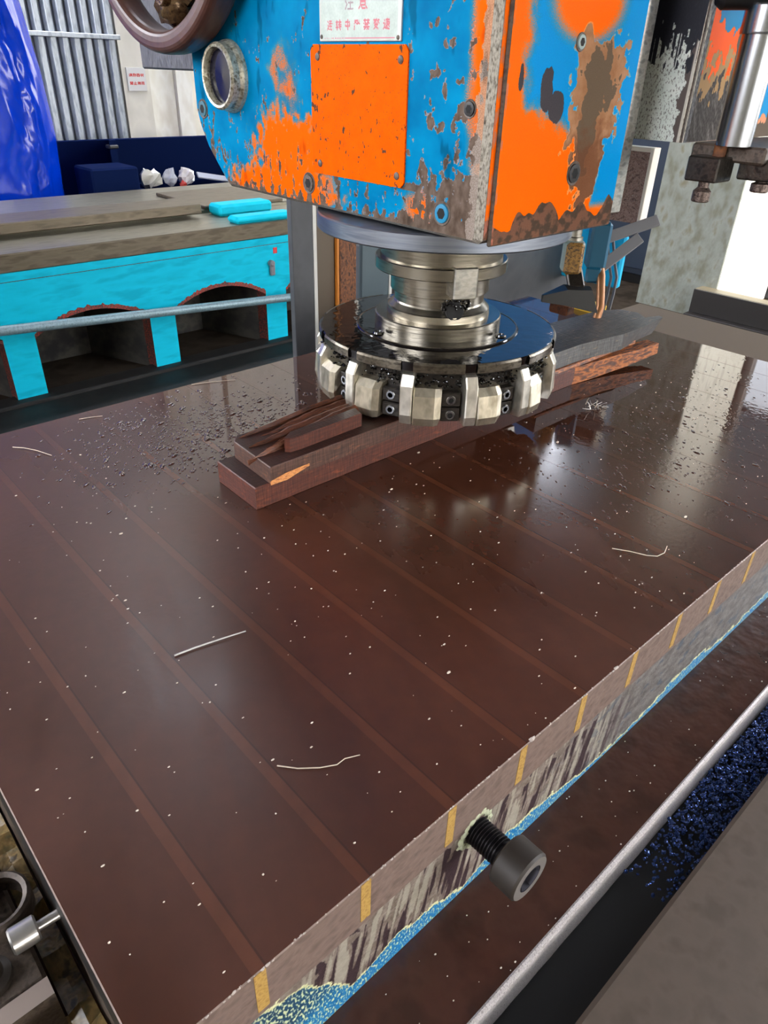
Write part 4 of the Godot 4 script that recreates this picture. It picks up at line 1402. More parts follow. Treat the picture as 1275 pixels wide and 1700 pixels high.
	var ins_mesh := mesh_of([[ins, M.insert]])
	var pad := mb()
	bbox(pad, Vector3(-0.0098, -0.0073, 0.108), Vector3(0.0098, 0.0073, 0.1275), 0.0012)
	var pad_mesh := mesh_of([[pad, M.dark_steel]])
	var sc := mb()
	var sh := mb()
	lathe(sc, [Vector2(0.0050, 0.0), Vector2(0.0050, 0.0012), Vector2(0.0044, 0.0020), Vector2(0.0028, 0.0020)], 22, facing(Vector3(0, 0, 1), Vector3(0, 0, 0.127)))
	for n in 6:
		var a := Vector2.from_angle(TAU * n / 6.0) * 0.0029
		var c := Vector2.from_angle(TAU * (n + 1) / 6.0) * 0.0029
		quad(sh, Vector3(a.x, a.y, 0.1262), Vector3(c.x, c.y, 0.1262), Vector3(c.x, c.y, 0.1290), Vector3(a.x, a.y, 0.1290), -Vector3(a.x + c.x, a.y + c.y, 0))
		tri3(sh, Vector3(0, 0, 0.1275), Vector3(a.x, a.y, 0.1275), Vector3(c.x, c.y, 0.1275), Vector3(0, 0, 1), Vector3(0, 0, 1), Vector3(0, 0, 1))
	var screw_mesh := mesh_of([[sc, M.chrome], [sh, M.hole]])
	for k in N:
		var th := deg_to_rad(-11.0) + k * step
		var fr := func(da: float, y: float) -> Transform3D:
			var d := camd.rotated(Vector3.UP, th + da)
			return Transform3D(Basis(Vector3.UP.cross(d), Vector3.UP, d), Vector3(0, y, 0))
		put("clamp_wedge", wedge_mesh, t, fr.call(0.0, 0.0))
		put("cutting_insert", ins_mesh, t, fr.call(deg_to_rad(9.0), 0.0))
		for y in [0.0553, 0.0712]:
			var p := put("clamp_pad", pad_mesh, t, fr.call(deg_to_rad(19.6), y))
			put("clamp_screw", screw_mesh, p)
		# rim segment between two slots
		var rs := mb()
		var d0 := camd.rotated(Vector3.UP, th + deg_to_rad(2.2))
		var a0 := atan2(d0.z, d0.x)
		lathe(rs, [Vector2(0.1195, 0.0988), Vector2(0.1300, 0.0988), Vector2(0.1316, 0.1002), Vector2(0.1318, 0.1072), Vector2(0.1305, 0.1092), Vector2(0.1290, 0.1094), Vector2(0.1284, 0.1086)], 10, Transform3D(), a0, a0 - step + deg_to_rad(5.4))
		obj("rim_segment", rs, M.rim_steel, t)

# ------------------------------------------------------------------ slide and lever at the right
func slide_front_material() -> StandardMaterial3D:
	var w := 200
	var h := 512
	var b := PackedByteArray(); b.resize(w * h * 3)
	for j in h:
		var t := (1.0 - (j + 0.5) / h) * 260.0
		for i in w:
			var s := (i + 0.5) / w * 100.0
			var rag := n1.get_noise_2d(s * 0.07, t * 0.05)
			var pit := n2.get_noise_2d(s * 0.5, t * 0.22)
			var c := Vector3(218, 224, 216) + Vector3(10, 8, 8) * n1.get_noise_2d(s * 0.03, t * 0.03) * 2.0
			if pit > 0.3: c = c.lerp(Vector3(72, 66, 62), 0.6)
			if s > 92.0 + rag * 6.0: c = Vector3(86, 76, 72)
			if s > 97.5: c = Vector3(196, 190, 178)
			if s < 37.0 and s > 33.0 and t < 88.0: c = Vector3(206, 206, 200)
			var lim := 76.0 + rag * 26.0 + 8.0 * signf(n2.get_noise_2d(s * 0.12, 4.0))
			if t > lim: c = Vector3(27, 28, 38) + Vector3.ONE * maxf(0.0, pit) * 16.0
			var o := (j * w + i) * 3
			b[o] = int(clampf(c.x, 0, 255)); b[o + 1] = int(clampf(c.y, 0, 255)); b[o + 2] = int(clampf(c.z, 0, 255))
	var m := mat(Color.WHITE, 0.45, 0.1)
	m.albedo_texture = img_tex(b, w, h)
	return m

func slide_side_material() -> StandardMaterial3D:
	var w := 320
	var h := 420
	var b := PackedByteArray(); b.resize(w * h * 3)
	var hb := PackedByteArray(); hb.resize(w * h)
	for j in h:
		var t := (1.0 - (j + 0.5) / h) * 260.0
		for i in w:
			var s := (i + 0.5) / w * 200.0
			var rag := n1.get_noise_2d(s * 0.06, t * 0.04)
			var fine := n2.get_noise_2d(s * 0.3, t * 0.2)
			var c := Vector3(0, 146, 210)
			var hgt := 190.0
			if s < 72.0:
				c = Vector3(248, 88, 0)
				if ell(s, t, 44, 116, 30, 26) + rag * 0.4 > 0.0: c = Vector3(0, 126, 176)
				if t < 66.0 + rag * 34.0:
					c = Vector3(160, 126, 84)
					hgt = 150.0
				if t < 46.0 + rag * 34.0:
					c = Vector3(58, 53, 50) + Vector3.ONE * (70.0 * maxf(0.0, n1.get_noise_2d(s * 0.12 + t * 0.08, t * 0.03)) + fine * 26.0)
					hgt = 120.0 + fine * 34.0
				if s > 66.0 + rag * 5.0: c = Vector3(84, 76, 66)
			elif s < 80.0 + rag * 8.0 and t < 110.0:
				c = Vector3(46, 44, 46)
			elif t < 14.0 + rag * 6.0 or s > 178.0 - t * 0.1:
				c = Vector3(98, 84, 70)
			elif t < 20.0 + rag * 8.0:
				c = Vector3(226, 150, 110)
			if s < 7.0: c = Vector3(96, 96, 98) + Vector3.ONE * fine * 50.0
			var o := (j * w + i) * 3
			b[o] = int(clampf(c.x, 0, 255)); b[o + 1] = int(clampf(c.y, 0, 255)); b[o + 2] = int(clampf(c.z, 0, 255))
			hb[j * w + i] = int(clampf(hgt, 0, 255))
	var m := mat(Color.WHITE, 0.5, 0.0, 0.12)
	m.albedo_texture = img_tex(b, w, h)
	m.normal_enabled = true
	m.normal_texture = height_tex(hb, w, h, 1.5)
	return m

func build_right_slide() -> void:
	var t := thing("ram_slide", "grey and black iron ram slide with peeling orange side right of the milling head", "machine slide")
	var st := mb()
	var x0 := 0.72
	var z1 := -0.371
	bbox(st, Vector3(x0 + 0.0005, 0.2975, -0.66), Vector3(0.95, 0.60, z1 - 0.0005), 0.0)
	var ff := mb()
	quad(ff, Vector3(x0, 0.2975, -0.471), Vector3(x0, 0.2975, z1 - 0.003), Vector3(x0, 0.5575, z1 - 0.003), Vector3(x0, 0.5575, -0.471), Vector3(-1, 0, 0), Vector2(0, 1), Vector2(1, 1), Vector2(1, 0), Vector2(0, 0))
	var cf := mb()
	quad(cf, Vector3(x0, 0.2975, z1 - 0.003), Vector3(x0 + 0.003, 0.2975, z1), Vector3(x0 + 0.003, 0.56, z1), Vector3(x0, 0.56, z1 - 0.003), Vector3(-1, 0, 1))
	var sf := mb()
	quad(sf, Vector3(x0 + 0.003, 0.2975, z1), Vector3(0.92, 0.2975, z1), Vector3(0.92, 0.5575, z1), Vector3(x0 + 0.003, 0.5575, z1), Vector3(0, 0, 1), Vector2(0, 1), Vector2(1, 1), Vector2(1, 0), Vector2(0, 0))
	put("slide_casting", mesh_of([[st, M.cast_dark], [ff, slide_front_material()], [cf, M.worn_edge], [sf, slide_side_material()]]), t)
	# projecting foot plate under the rod
	var fp := mb()
	bbox(fp, Vector3(0.745, 0.283, -0.372), Vector3(0.93, 0.2974, -0.300), 0.002)
	obj("foot_plate", fp, M.cast_dark, t)
	# rod with collar and black grip
	var rod := thing("clamp_lever", "polished steel rod with a thick collar and black handle right of the peeling slide", "lever")
	var rs := mb()
	lathe(rs, [Vector2(0.0, 0.2976), Vector2(0.0155, 0.2976), Vector2(0.0155, 0.3835)], 40, Transform3D(Basis(), Vector3(0.7405, 0, -0.3300)))
	obj("polished_rod", rs, M.chrome, rod)
	var rc := mb()
	lathe(rc, [Vector2(0.0150, 0.3835), Vector2(0.0180, 0.3838), Vector2(0.0182, 0.3850), Vector2(0.0182, 0.404), Vector2(0.0172, 0.4055), Vector2(0, 0.4055)], 40, Transform3D(Basis(), Vector3(0.7405, 0, -0.3300)))
	obj("rod_collar", rc, M.chrome, rod)
	var kb := mb()
	lathe(kb, [Vector2(0, -0.045), Vector2(0.007, -0.045), Vector2(0.0105, -0.040), Vector2(0.0110, -0.02), Vector2(0.0110, 0.09), Vector2(0, 0.09)], 28, facing(Vector3(0.70, 0.05, 0.71), Vector3(0.7405, 0.4125, -0.3300)))
	obj("black_handle", kb, M.black, rod)
	# clamp blocks hanging below the foot, each with its screw
	var labs := ["dark iron clamp block with a long set screw under the slide", "dark iron clamp block half hidden behind the other one under the slide"]
	var spots := [[Vector3(0.7195, 0.2665, -0.3605), Vector3(0.752, 0.2880, -0.3290)], [Vector3(0.752, 0.2690, -0.325), Vector3(0.790, 0.2880, -0.287)]]
	for k in 2:
		var b := thing("clamp_block", labs[k], "clamp", Vector3.ZERO, "clamp blocks under the slide")
		var bs := mb()
		bbox(bs, spots[k][0], spots[k][1], 0.0014)
		obj("block_body", bs, M.dark_steel, b)
		var c: Vector3 = (spots[k][0] + spots[k][1]) * 0.5
		var sb := mb()
		var y0: float = spots[k][0].y
		lathe(sb, [Vector2(0, -0.001), Vector2(0.0052, -0.001), Vector2(0.0052, -0.007 + 0.004 * k)], 20, Transform3D(Basis(Vector3(1, 0, 0), Vector3(0, -1, 0), Vector3(0, 0, -1)), Vector3(c.x - 0.004, y0, c.z)) * Transform3D(Basis(), Vector3(0, 0, 0)))
		lathe(sb, [Vector2(0.0, -0.0185 + 0.008 * k), Vector2(0.0075, -0.0185 + 0.008 * k), Vector2(0.0085, -0.0175 + 0.008 * k), Vector2(0.0085, -0.0090 + 0.006 * k), Vector2(0.0052, -0.0055 + 0.004 * k), Vector2(0.0052, 0.001)], 24, Transform3D(Basis(), Vector3(c.x - 0.004, y0, c.z)))
		obj("set_screw", sb, tri_mat([c8(50, 40, 36), c8(128, 112, 104), c8(84, 70, 64)], [0.25, 0.55, 0.85], Vector3(30, 30, 30), 0.35, 0.6, 0.02, 64 + k, 1.5), b)
		var tp := mb()
		lathe(tp, [Vector2(0.0, 0.0), Vector2(0.0058, 0.0), Vector2(0.0058, 0.012), Vector2(0, 0.012)], 20, Transform3D(Basis(), Vector3(c.x + 0.004, 0.2870, c.z + 0.004)))
		obj("block_stud", tp, M.rust, b)

# ------------------------------------------------------------------ what stands behind the cutter
func build_behind() -> void:
	var c := thing("machine_column", "machine column behind the cutter, dark grey sheet below and blue paint above", "machine column")
	var st := mb()
	bbox(st, Vector3(0.895, FLOOR, -1.10), Vector3(1.46, 0.075, -0.95), 0.006)
	obj("way_guard", st, M.grey_panel, c)
	var u := mb()
	bbox(u, Vector3(0.98, 0.076, -1.10), Vector3(1.46, 1.10, -0.96), 0.01)
	obj("column_upper", u, M.blue_paint, c)
	var cbm := mb()  # unseen dark block, added to blacken what the cutter disc reflects
	bbox(cbm, Vector3(0.68, 0.302, -1.10), Vector3(0.978, 1.10, -0.93), 0.006)
	obj("added_dark_block", cbm, M.black, c)
	var p := thing("guard_post", "grey sheet metal guard post with a white edge left of the cutter", "post")
	var ps := mb()
	bbox(ps, Vector3(0.676, FLOOR, -0.962), Vector3(0.7165, 0.30, -0.95), 0.001)
	obj("post_sheet", ps, M.grey_panel, p)
	var pe := mb()
	bbox(pe, Vector3(0.7167, FLOOR, -0.962), Vector3(0.7235, 0.30, -0.9495), 0.0005)
	obj("white_edge", pe, M.white_edge, p)
	var r := thing("rusty_rail", "rust-brown steel rail with a yellow edge between the two guard sheets", "rail")
	var rs := mb()
	bbox(rs, Vector3(0.7705, FLOOR, -0.966), Vector3(0.809, 0.30, -0.951), 0.002)
	obj("rail_body", rs, M.rust, r)
	var ry := mb()
	bbox(ry, Vector3(0.766, FLOOR, -0.966), Vector3(0.7702, 0.30, -0.9505), 0.0005)
	obj("yellow_edge", ry, mat(c8(196, 120, 40), 0.5), r)
	var bw := mb()
	bbox(bw, Vector3(0.7238, FLOOR, -0.970), Vector3(0.7656, 0.30, -0.956), 0.002)
	var bwo := obj("brown_sheet", bw, mat(c8(92, 80, 66), 0.5, 0.3))
	tag(bwo, "narrow brown metal sheet between the guard post and the rusty rail", "sheet")
	var tp := thing("teal_sheet", "upright grey-green metal sheet with a white edge just left of the spindle", "sheet")
	var ts := mb()
	bbox(ts, Vector3(0.8215, FLOOR, -0.962), Vector3(0.886, 0.30, -0.952), 0.001)
	obj("sheet_body", ts, M.teal_panel, tp)
	var te := mb()
	bbox(te, Vector3(0.8862, FLOOR, -0.962), Vector3(0.8925, 0.30, -0.9505), 0.0005)
	obj("white_edge", te, M.white_edge, tp)

	# limit switches
	var sb := thing("blue_limit_switch", "dark blue limit switch box hanging right of the spindle flange", "switch")
	var bs := mb()
	var yw := Basis(Vector3.UP, 0.72)
	bbox(bs, Vector3(-0.0145, -0.034, -0.016), Vector3(0.0165, 0.030, 0.012), 0.004, Transform3D(yw, Vector3(0.944, 0.147, -0.575)))
	obj("switch_box", bs, M.switch_blue, sb)
	var b2 := mb()
	bbox(b2, Vector3(-0.0145, -0.052, -0.012), Vector3(-0.004, -0.030, 0.010), 0.003, Transform3D(yw, Vector3(0.940, 0.147, -0.575)))
	obj("switch_nose", b2, M.switch_blue, sb)
	var sg := thing("grey_limit_switch", "grey limit switch with a rusty yellow face beside the blue switch", "switch")
	var gs := mb()
	bbox(gs, Vector3(-0.006, -0.021, -0.014), Vector3(0.020, 0.021, 0.014), 0.003, Transform3D(Basis(Vector3.UP, 0.72), Vector3(0.886, 0.135, -0.578)))
	obj("switch_box", gs, M.switch_grey, sg)
	var gf := mb()
	bbox(gf, Vector3(-0.018, -0.021, -0.012), Vector3(-0.0062, 0.021, 0.012), 0.004, Transform3D(Basis(Vector3.UP, 0.72), Vector3(0.886, 0.135, -0.578)))
	obj("rusty_face", gf, tri_mat([c8(60, 44, 28), c8(172, 128, 60), c8(120, 86, 44)], [0.3, 0.5, 0.8], Vector3(18, 18, 18), 0.6, 0.0, 0.02, 66, 2.0), sg)
	var gt := mb()
	lathe(gt, [Vector2(0, 0.020), Vector2(0.011, 0.020), Vector2(0.011, 0.025), Vector2(0.0085, 0.026), Vector2(0.0085, 0.05), Vector2(0, 0.05)], 20, Transform3D(Basis(), Vector3(0.893, 0.135, -0.584)))
	obj("switch_gland", gt, M.steel, sg)
	var arm := thing("deflector_arm", "black wedge-shaped chip deflector on a short arm below the grey switch", "deflector")
	var aw := mb()
	loft(aw, [
		[Vector3(0.822, 0.084, -0.574), Vector3(0.823, 0.093, -0.574), Vector3(0.828, 0.092, -0.580), Vector3(0.828, 0.083, -0.580)],
		[Vector3(0.846, 0.080, -0.552), Vector3(0.848, 0.101, -0.552), Vector3(0.862, 0.103, -0.570), Vector3(0.862, 0.083, -0.572)],
		[Vector3(0.873, 0.073, -0.516), Vector3(0.873, 0.101, -0.530), Vector3(0.890, 0.101, -0.545), Vector3(0.893, 0.073, -0.534)]])
	obj("wedge_plate", aw, M.black, arm)
	var ar := mb()
	bar(ar, Vector3(0.874, 0.097, -0.556), Vector3(0.884, 0.118, -0.572), 0.022, 0.012, Vector3(-0.6, 0, 0.6), 0.002)
	obj("short_arm", ar, M.dark_steel, arm)
	var cp := mb()
	tube(cp, [Vector3(0.953, 0.15, -0.588), Vector3(0.945, 0.124, -0.572), Vector3(0.938, 0.105, -0.560), Vector3(0.933, 0.085, -0.553), Vector3(0.926, 0.066, -0.545), Vector3(0.920, 0.045, -0.545)], 0.0060, 14)
	var cpo := obj("copper_pipe", cp, M.copper)
	tag(cpo, "short brown copper pipe running down behind the grey plank", "pipe")
	for q in [[0.0, "dark grey cable curving down right of the copper pipe"], [0.009, "second dark cable curving behind the first one by the copper pipe"]]:
		var cb := mb()
		var o: Vector3 = Vector3(0.66, 0.0, 0.70) * q[0]
		tube(cb, [Vector3(1.030, 0.15, -0.62) + o, Vector3(1.027, 0.105, -0.604) + o, Vector3(1.021, 0.085, -0.592) + o, Vector3(1.010, 0.062, -0.586) + o, Vector3(0.995, 0.035, -0.58) + o, Vector3(0.98, -0.02, -0.58) + o], 0.0022, 10)
		var cbo := obj("cable", cb, M.cable)
		tag(cbo, q[1], "cable", "cables right of the copper pipe")
	var bl := ["upper grey flat steel bar sticking out right behind the blue switch", "lower grey flat steel bar slanting down behind the blue switch"]
	var be := [[Vector3(0.980, 0.147, -0.590), Vector3(1.048, 0.172, -0.5487)], [Vector3(0.955, 0.103, -0.583), Vector3(1.018, 0.150, -0.555)]]
	for k in 2:
		var bb := mb()
		bar(bb, be[k][0], be[k][1], 0.0165, 0.004, Vector3(-0.58, 0.53, 0.62), 0.001)
		var bo := obj("flat_bar", bb, M.bar_grey)
		tag(bo, bl[k], "bar", "flat bars behind the switches")
	var fp := thing("framed_panel", "cream framed cover with a stained pinkish panel behind the slide", "cover")
	var ff := mb()
	for q in [[-0.719, -0.712, 0.146, 0.258], [-0.6235, -0.6175, 0.146, 0.258]]:
		bbox(ff, Vector3(1.12, q[2], q[0]), Vector3(1.14, q[3], q[1]), 0.0008)
	bbox(ff, Vector3(1.12, 0.2515, -0.712), Vector3(1.14, 0.258, -0.6235), 0.0008)
	obj("cream_frame", ff, M.wall_cream, fp)
	var fi := mb()
	bbox(fi, Vector3(1.132, 0.146, -0.712), Vector3(1.15, 0.252, -0.630))
	obj("stained_panel", fi, tri_mat([c8(104, 78, 70), c8(178, 150, 138), c8(132, 100, 90), c8(200, 190, 178)], [0.2, 0.45, 0.7, 0.95], Vector3(14, 14, 14), 0.5, 0.0, 0.015, 67), fp)
	var fb := mb()
	bbox(fb, Vector3(1.142, 0.185, -0.962), Vector3(1.152, 0.215, -0.712), 0.001)
	obj("cover_bracket", fb, M.bar_grey, fp)
	var cy := mb()
	bbox(cy, Vector3(1.42, -0.040, -0.99), Vector3(1.436, 0.068, -0.806), 0.004)
	var cyo := obj("cyan_box", cy, M.cyan)
	tag(cyo, "bright cyan painted box behind the grey flat bars", "box")
	var yb := mb()
	bbox(yb, Vector3(1.100, -0.06, -0.700), Vector3(1.128, 0.012, -0.650), 0.003)
	var ybo := obj("yellow_guard", yb, M.yellow)
	tag(ybo, "small yellow guard piece low behind the black deflector", "guard")
	var db := mb()
	bbox(db, Vector3(1.100, -0.10, -0.752), Vector3(1.130, 0.02, -0.712), 0.003)
	var dbo := obj("brown_bracket", db, M.rust)
	tag(dbo, "dark rusty bracket left of the small yellow guard", "bracket")

# ------------------------------------------------------------------ turquoise machine bed
func build_bed() -> void:
	var t := thing("machine_bed", "long turquoise machine bed with arched openings and brown steel ways", "machine bed", Vector3(1.0, FLOOR, -2.95))
	var off := Transform3D(Basis(), -Vector3(1.0, FLOOR, -2.95))
	var poly := PackedVector2Array()
	poly.append(Vector2(-1.6, -0.335))
	poly.append(Vector2(2.75, -0.335))
	poly.append(Vector2(2.75, -0.835))
	var k := 5
	var starts := []
	for n in range(3, -4, -1):
		starts.append(0.837 + 0.606 * n)
	var lowp := []
	for a in starts:
		if a + 0.49 > 2.7 or a < -1.5:
			continue
		var w := 0.487
		poly.append(Vector2(a + w, -0.835))
		for i in 15:
			var u := i / 14.0
			var x: float = a + w * (1.0 - u)
			var y: float = -0.60 + 0.088 * pow(sin(PI * (0.06 + 0.94 * u) if u < 0.5 else PI * (0.03 + 0.94 * u)), 0.75)
			y += 0.006 * n2.get_noise_1d(x * 60.0)
			poly.append(Vector2(x + 0.004 * n2.get_noise_1d(i * 7.0), y))
		poly.append(Vector2(a, -0.835))
	poly.append(Vector2(-1.6, -0.835))
	var face := mb()
	var body := mb()
	var idx := Geometry2D.triangulate_polygon(poly)
	for i in range(0, idx.size(), 3):
		var p := []
		for m in 3: p.append(off * Vector3(poly[idx[i + m]].x, poly[idx[i + m]].y, -2.95))
		tri3(face, p[0], p[1], p[2], Vector3(0, 0, 1), Vector3(0, 0, 1), Vector3(0, 0, 1))
	for i in poly.size():
		var a := poly[i]
		var b := poly[(i + 1) % poly.size()]
		var o2 := Vector2((b - a).y, -(b - a).x).normalized()
		if Geometry2D.is_point_in_polygon((a + b) * 0.5 + o2 * 1e-4, poly): o2 = -o2
		quad(body, off * Vector3(a.x, a.y, -2.95), off * Vector3(b.x, b.y, -2.95), off * Vector3(b.x, b.y, -3.03), off * Vector3(a.x, a.y, -3.03), Vector3(o2.x, o2.y, 0))
	put("bed_wall", mesh_of([[face, M.turquoise], [body, M.bed_edge]]), t)
	var red_worn := tri_mat([c8(176, 52, 38), c8(60, 48, 46), c8(150, 70, 50)], [0.3, 0.5, 0.75], Vector3(5, 5, 5), 0.7, 0.0, 0.03, 68)
	var lip := mb()
	bbox(lip, Vector3(-1.6, -0.3665, -2.951), Vector3(2.75, -0.335, -2.9465), 0.001, off)
	obj("bed_lip", lip, M.turquoise, t)
	var ln := mb()
	bbox(ln, Vector3(-1.6, -0.3695, -2.9512), Vector3(2.75, -0.3668, -2.9490), 0.0, off)
	obj("lip_joint", ln, M.cast_dark, t)
	# paint worn off along the edge of every arch
	for a in starts:
		if a + 0.49 > 2.7 or a < -1.5: continue
		var we := mb()
		var last := []
		for i in 61:
			var u := i / 60.0
			var x: float = a + 0.487 * (1.0 - u)
			var y: float = -0.60 + 0.088 * pow(sin(PI * clampf(0.03 + 0.94 * u, 0.0, 1.0)), 0.75)
			var wd := 0.004 + 0.014 * maxf(0.0, n2.get_noise_1d(x * 150.0) + 0.15) + 0.010 * (1.0 - u) * maxf(0.0, n1.get_noise_1d(x * 40.0) + 0.2)
			var cur := [off * Vector3(x, y - 0.010, -2.9488), off * Vector3(x, y + wd, -2.9488)]
			if i > 0:
				quad(we, last[0], cur[0], cur[1], last[1], Vector3(0, 0, 1))
			last = cur
		obj("worn_paint_edge", we, red_worn, t)
	var sill := mb()
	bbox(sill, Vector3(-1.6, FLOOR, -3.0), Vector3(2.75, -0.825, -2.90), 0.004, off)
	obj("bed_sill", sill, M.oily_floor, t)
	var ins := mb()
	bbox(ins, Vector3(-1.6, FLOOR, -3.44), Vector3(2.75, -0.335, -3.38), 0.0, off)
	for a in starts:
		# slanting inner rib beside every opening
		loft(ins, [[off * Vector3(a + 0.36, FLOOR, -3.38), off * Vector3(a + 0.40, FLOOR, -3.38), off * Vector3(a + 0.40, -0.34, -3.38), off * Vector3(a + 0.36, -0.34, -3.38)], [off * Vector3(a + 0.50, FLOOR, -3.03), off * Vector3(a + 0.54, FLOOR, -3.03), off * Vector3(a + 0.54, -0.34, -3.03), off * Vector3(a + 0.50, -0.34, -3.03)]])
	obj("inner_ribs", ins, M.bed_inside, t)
	var r := mb()
	bbox(r, Vector3(-1.6, -0.334, -3.30), Vector3(2.75, -0.267, -2.94), 0.004, off)
	var rt := mb()
	quad(rt, off * Vector3(-1.6, -0.2665, -3.295), off * Vector3(2.74, -0.2665, -3.295), off * Vector3(2.74, -0.2665, -2.945), off * Vector3(-1.6, -0.2665, -2.945), Vector3.UP)
	put("front_way", mesh_of([[r, M.bed_rail], [rt, M.bed_way]]), t)
	var r2 := mb()
	bbox(r2, Vector3(-1.6, -0.334, -4.05), Vector3(2.75, -0.250, -3.301), 0.004, off)
	obj("rear_way", r2, M.bed_way, t)
	var r3 := mb()
	bbox(r3, Vector3(-1.6, -0.249, -3.42), Vector3(1.768, -0.207, -3.20), 0.004, off)
	obj("guide_block", r3, M.bed_rail, t)
	var kn := mb()
	lathe(kn, [Vector2(0, 0), Vector2(0.014, 0), Vector2(0.014, 0.02), Vector2(0.009, 0.024), Vector2(0, 0.024)], 16, off * facing(Vector3(0, 0, 1), Vector3(1.966, -0.452, -2.95)))
	bbox(kn, Vector3(1.958, -0.51, -2.95), Vector3(1.984, -0.45, -2.935), 0.004, off)
	obj("bed_latch", kn, M.bar_grey, t)
	var rd := mb()
	bbox(rd, Vector3(1.985, -0.412, -2.95), Vector3(2.008, -0.385, -2.9485), 0.0005, off)
	obj("red_tag", rd, mat(c8(200, 50, 50), 0.5), t)
	# turquoise saddle on the ways at its right end
	var sd := thing("bed_slide", "chipped turquoise slide block at the far end of the brown ways", "machine slide")
	for q in [[1.84, 2.14, -3.27, -3.16, -0.2655, -0.215], [1.80, 2.12, -3.04, -2.95, -0.2655, -0.235]]:
		var s := mb()
		bbox(s, Vector3(q[0], q[4], q[2]), Vector3(q[1], q[5], q[3]), 0.012)
		obj("slide_block", s, M.turquoise, sd)
	var cp := mb()
	bbox(cp, Vector3(1.84, -0.2495, -3.80), Vector3(2.30, -0.235, -3.30), 0.003)
	obj("slide_plate", cp, M.bed_rail, sd)
	var pp := mb()
	tube(pp, [Vector3(-1.2, -0.384, -2.85), Vector3(0.694, -0.511, -2.85), Vector3(2.022, -0.601, -2.85), Vector3(2.6, -0.640, -2.85)], 0.0185, 16)
	var ppo := obj("steel_pipe", pp, M.pipe)
	tag(ppo, "long grey steel pipe running along the turquoise bed in front of its arches", "pipe")
	var mf := mb()
	bbox(mf, Vector3(-1.9, FLOOR, -2.90), Vector3(3.3, FLOOR + 0.012, -0.95), 0.002)
	var mo := obj("drip_tray", mf, M.oily_floor)
	tag(mo, "black oily drip tray on the floor between chuck and turquoise bed", "tray")

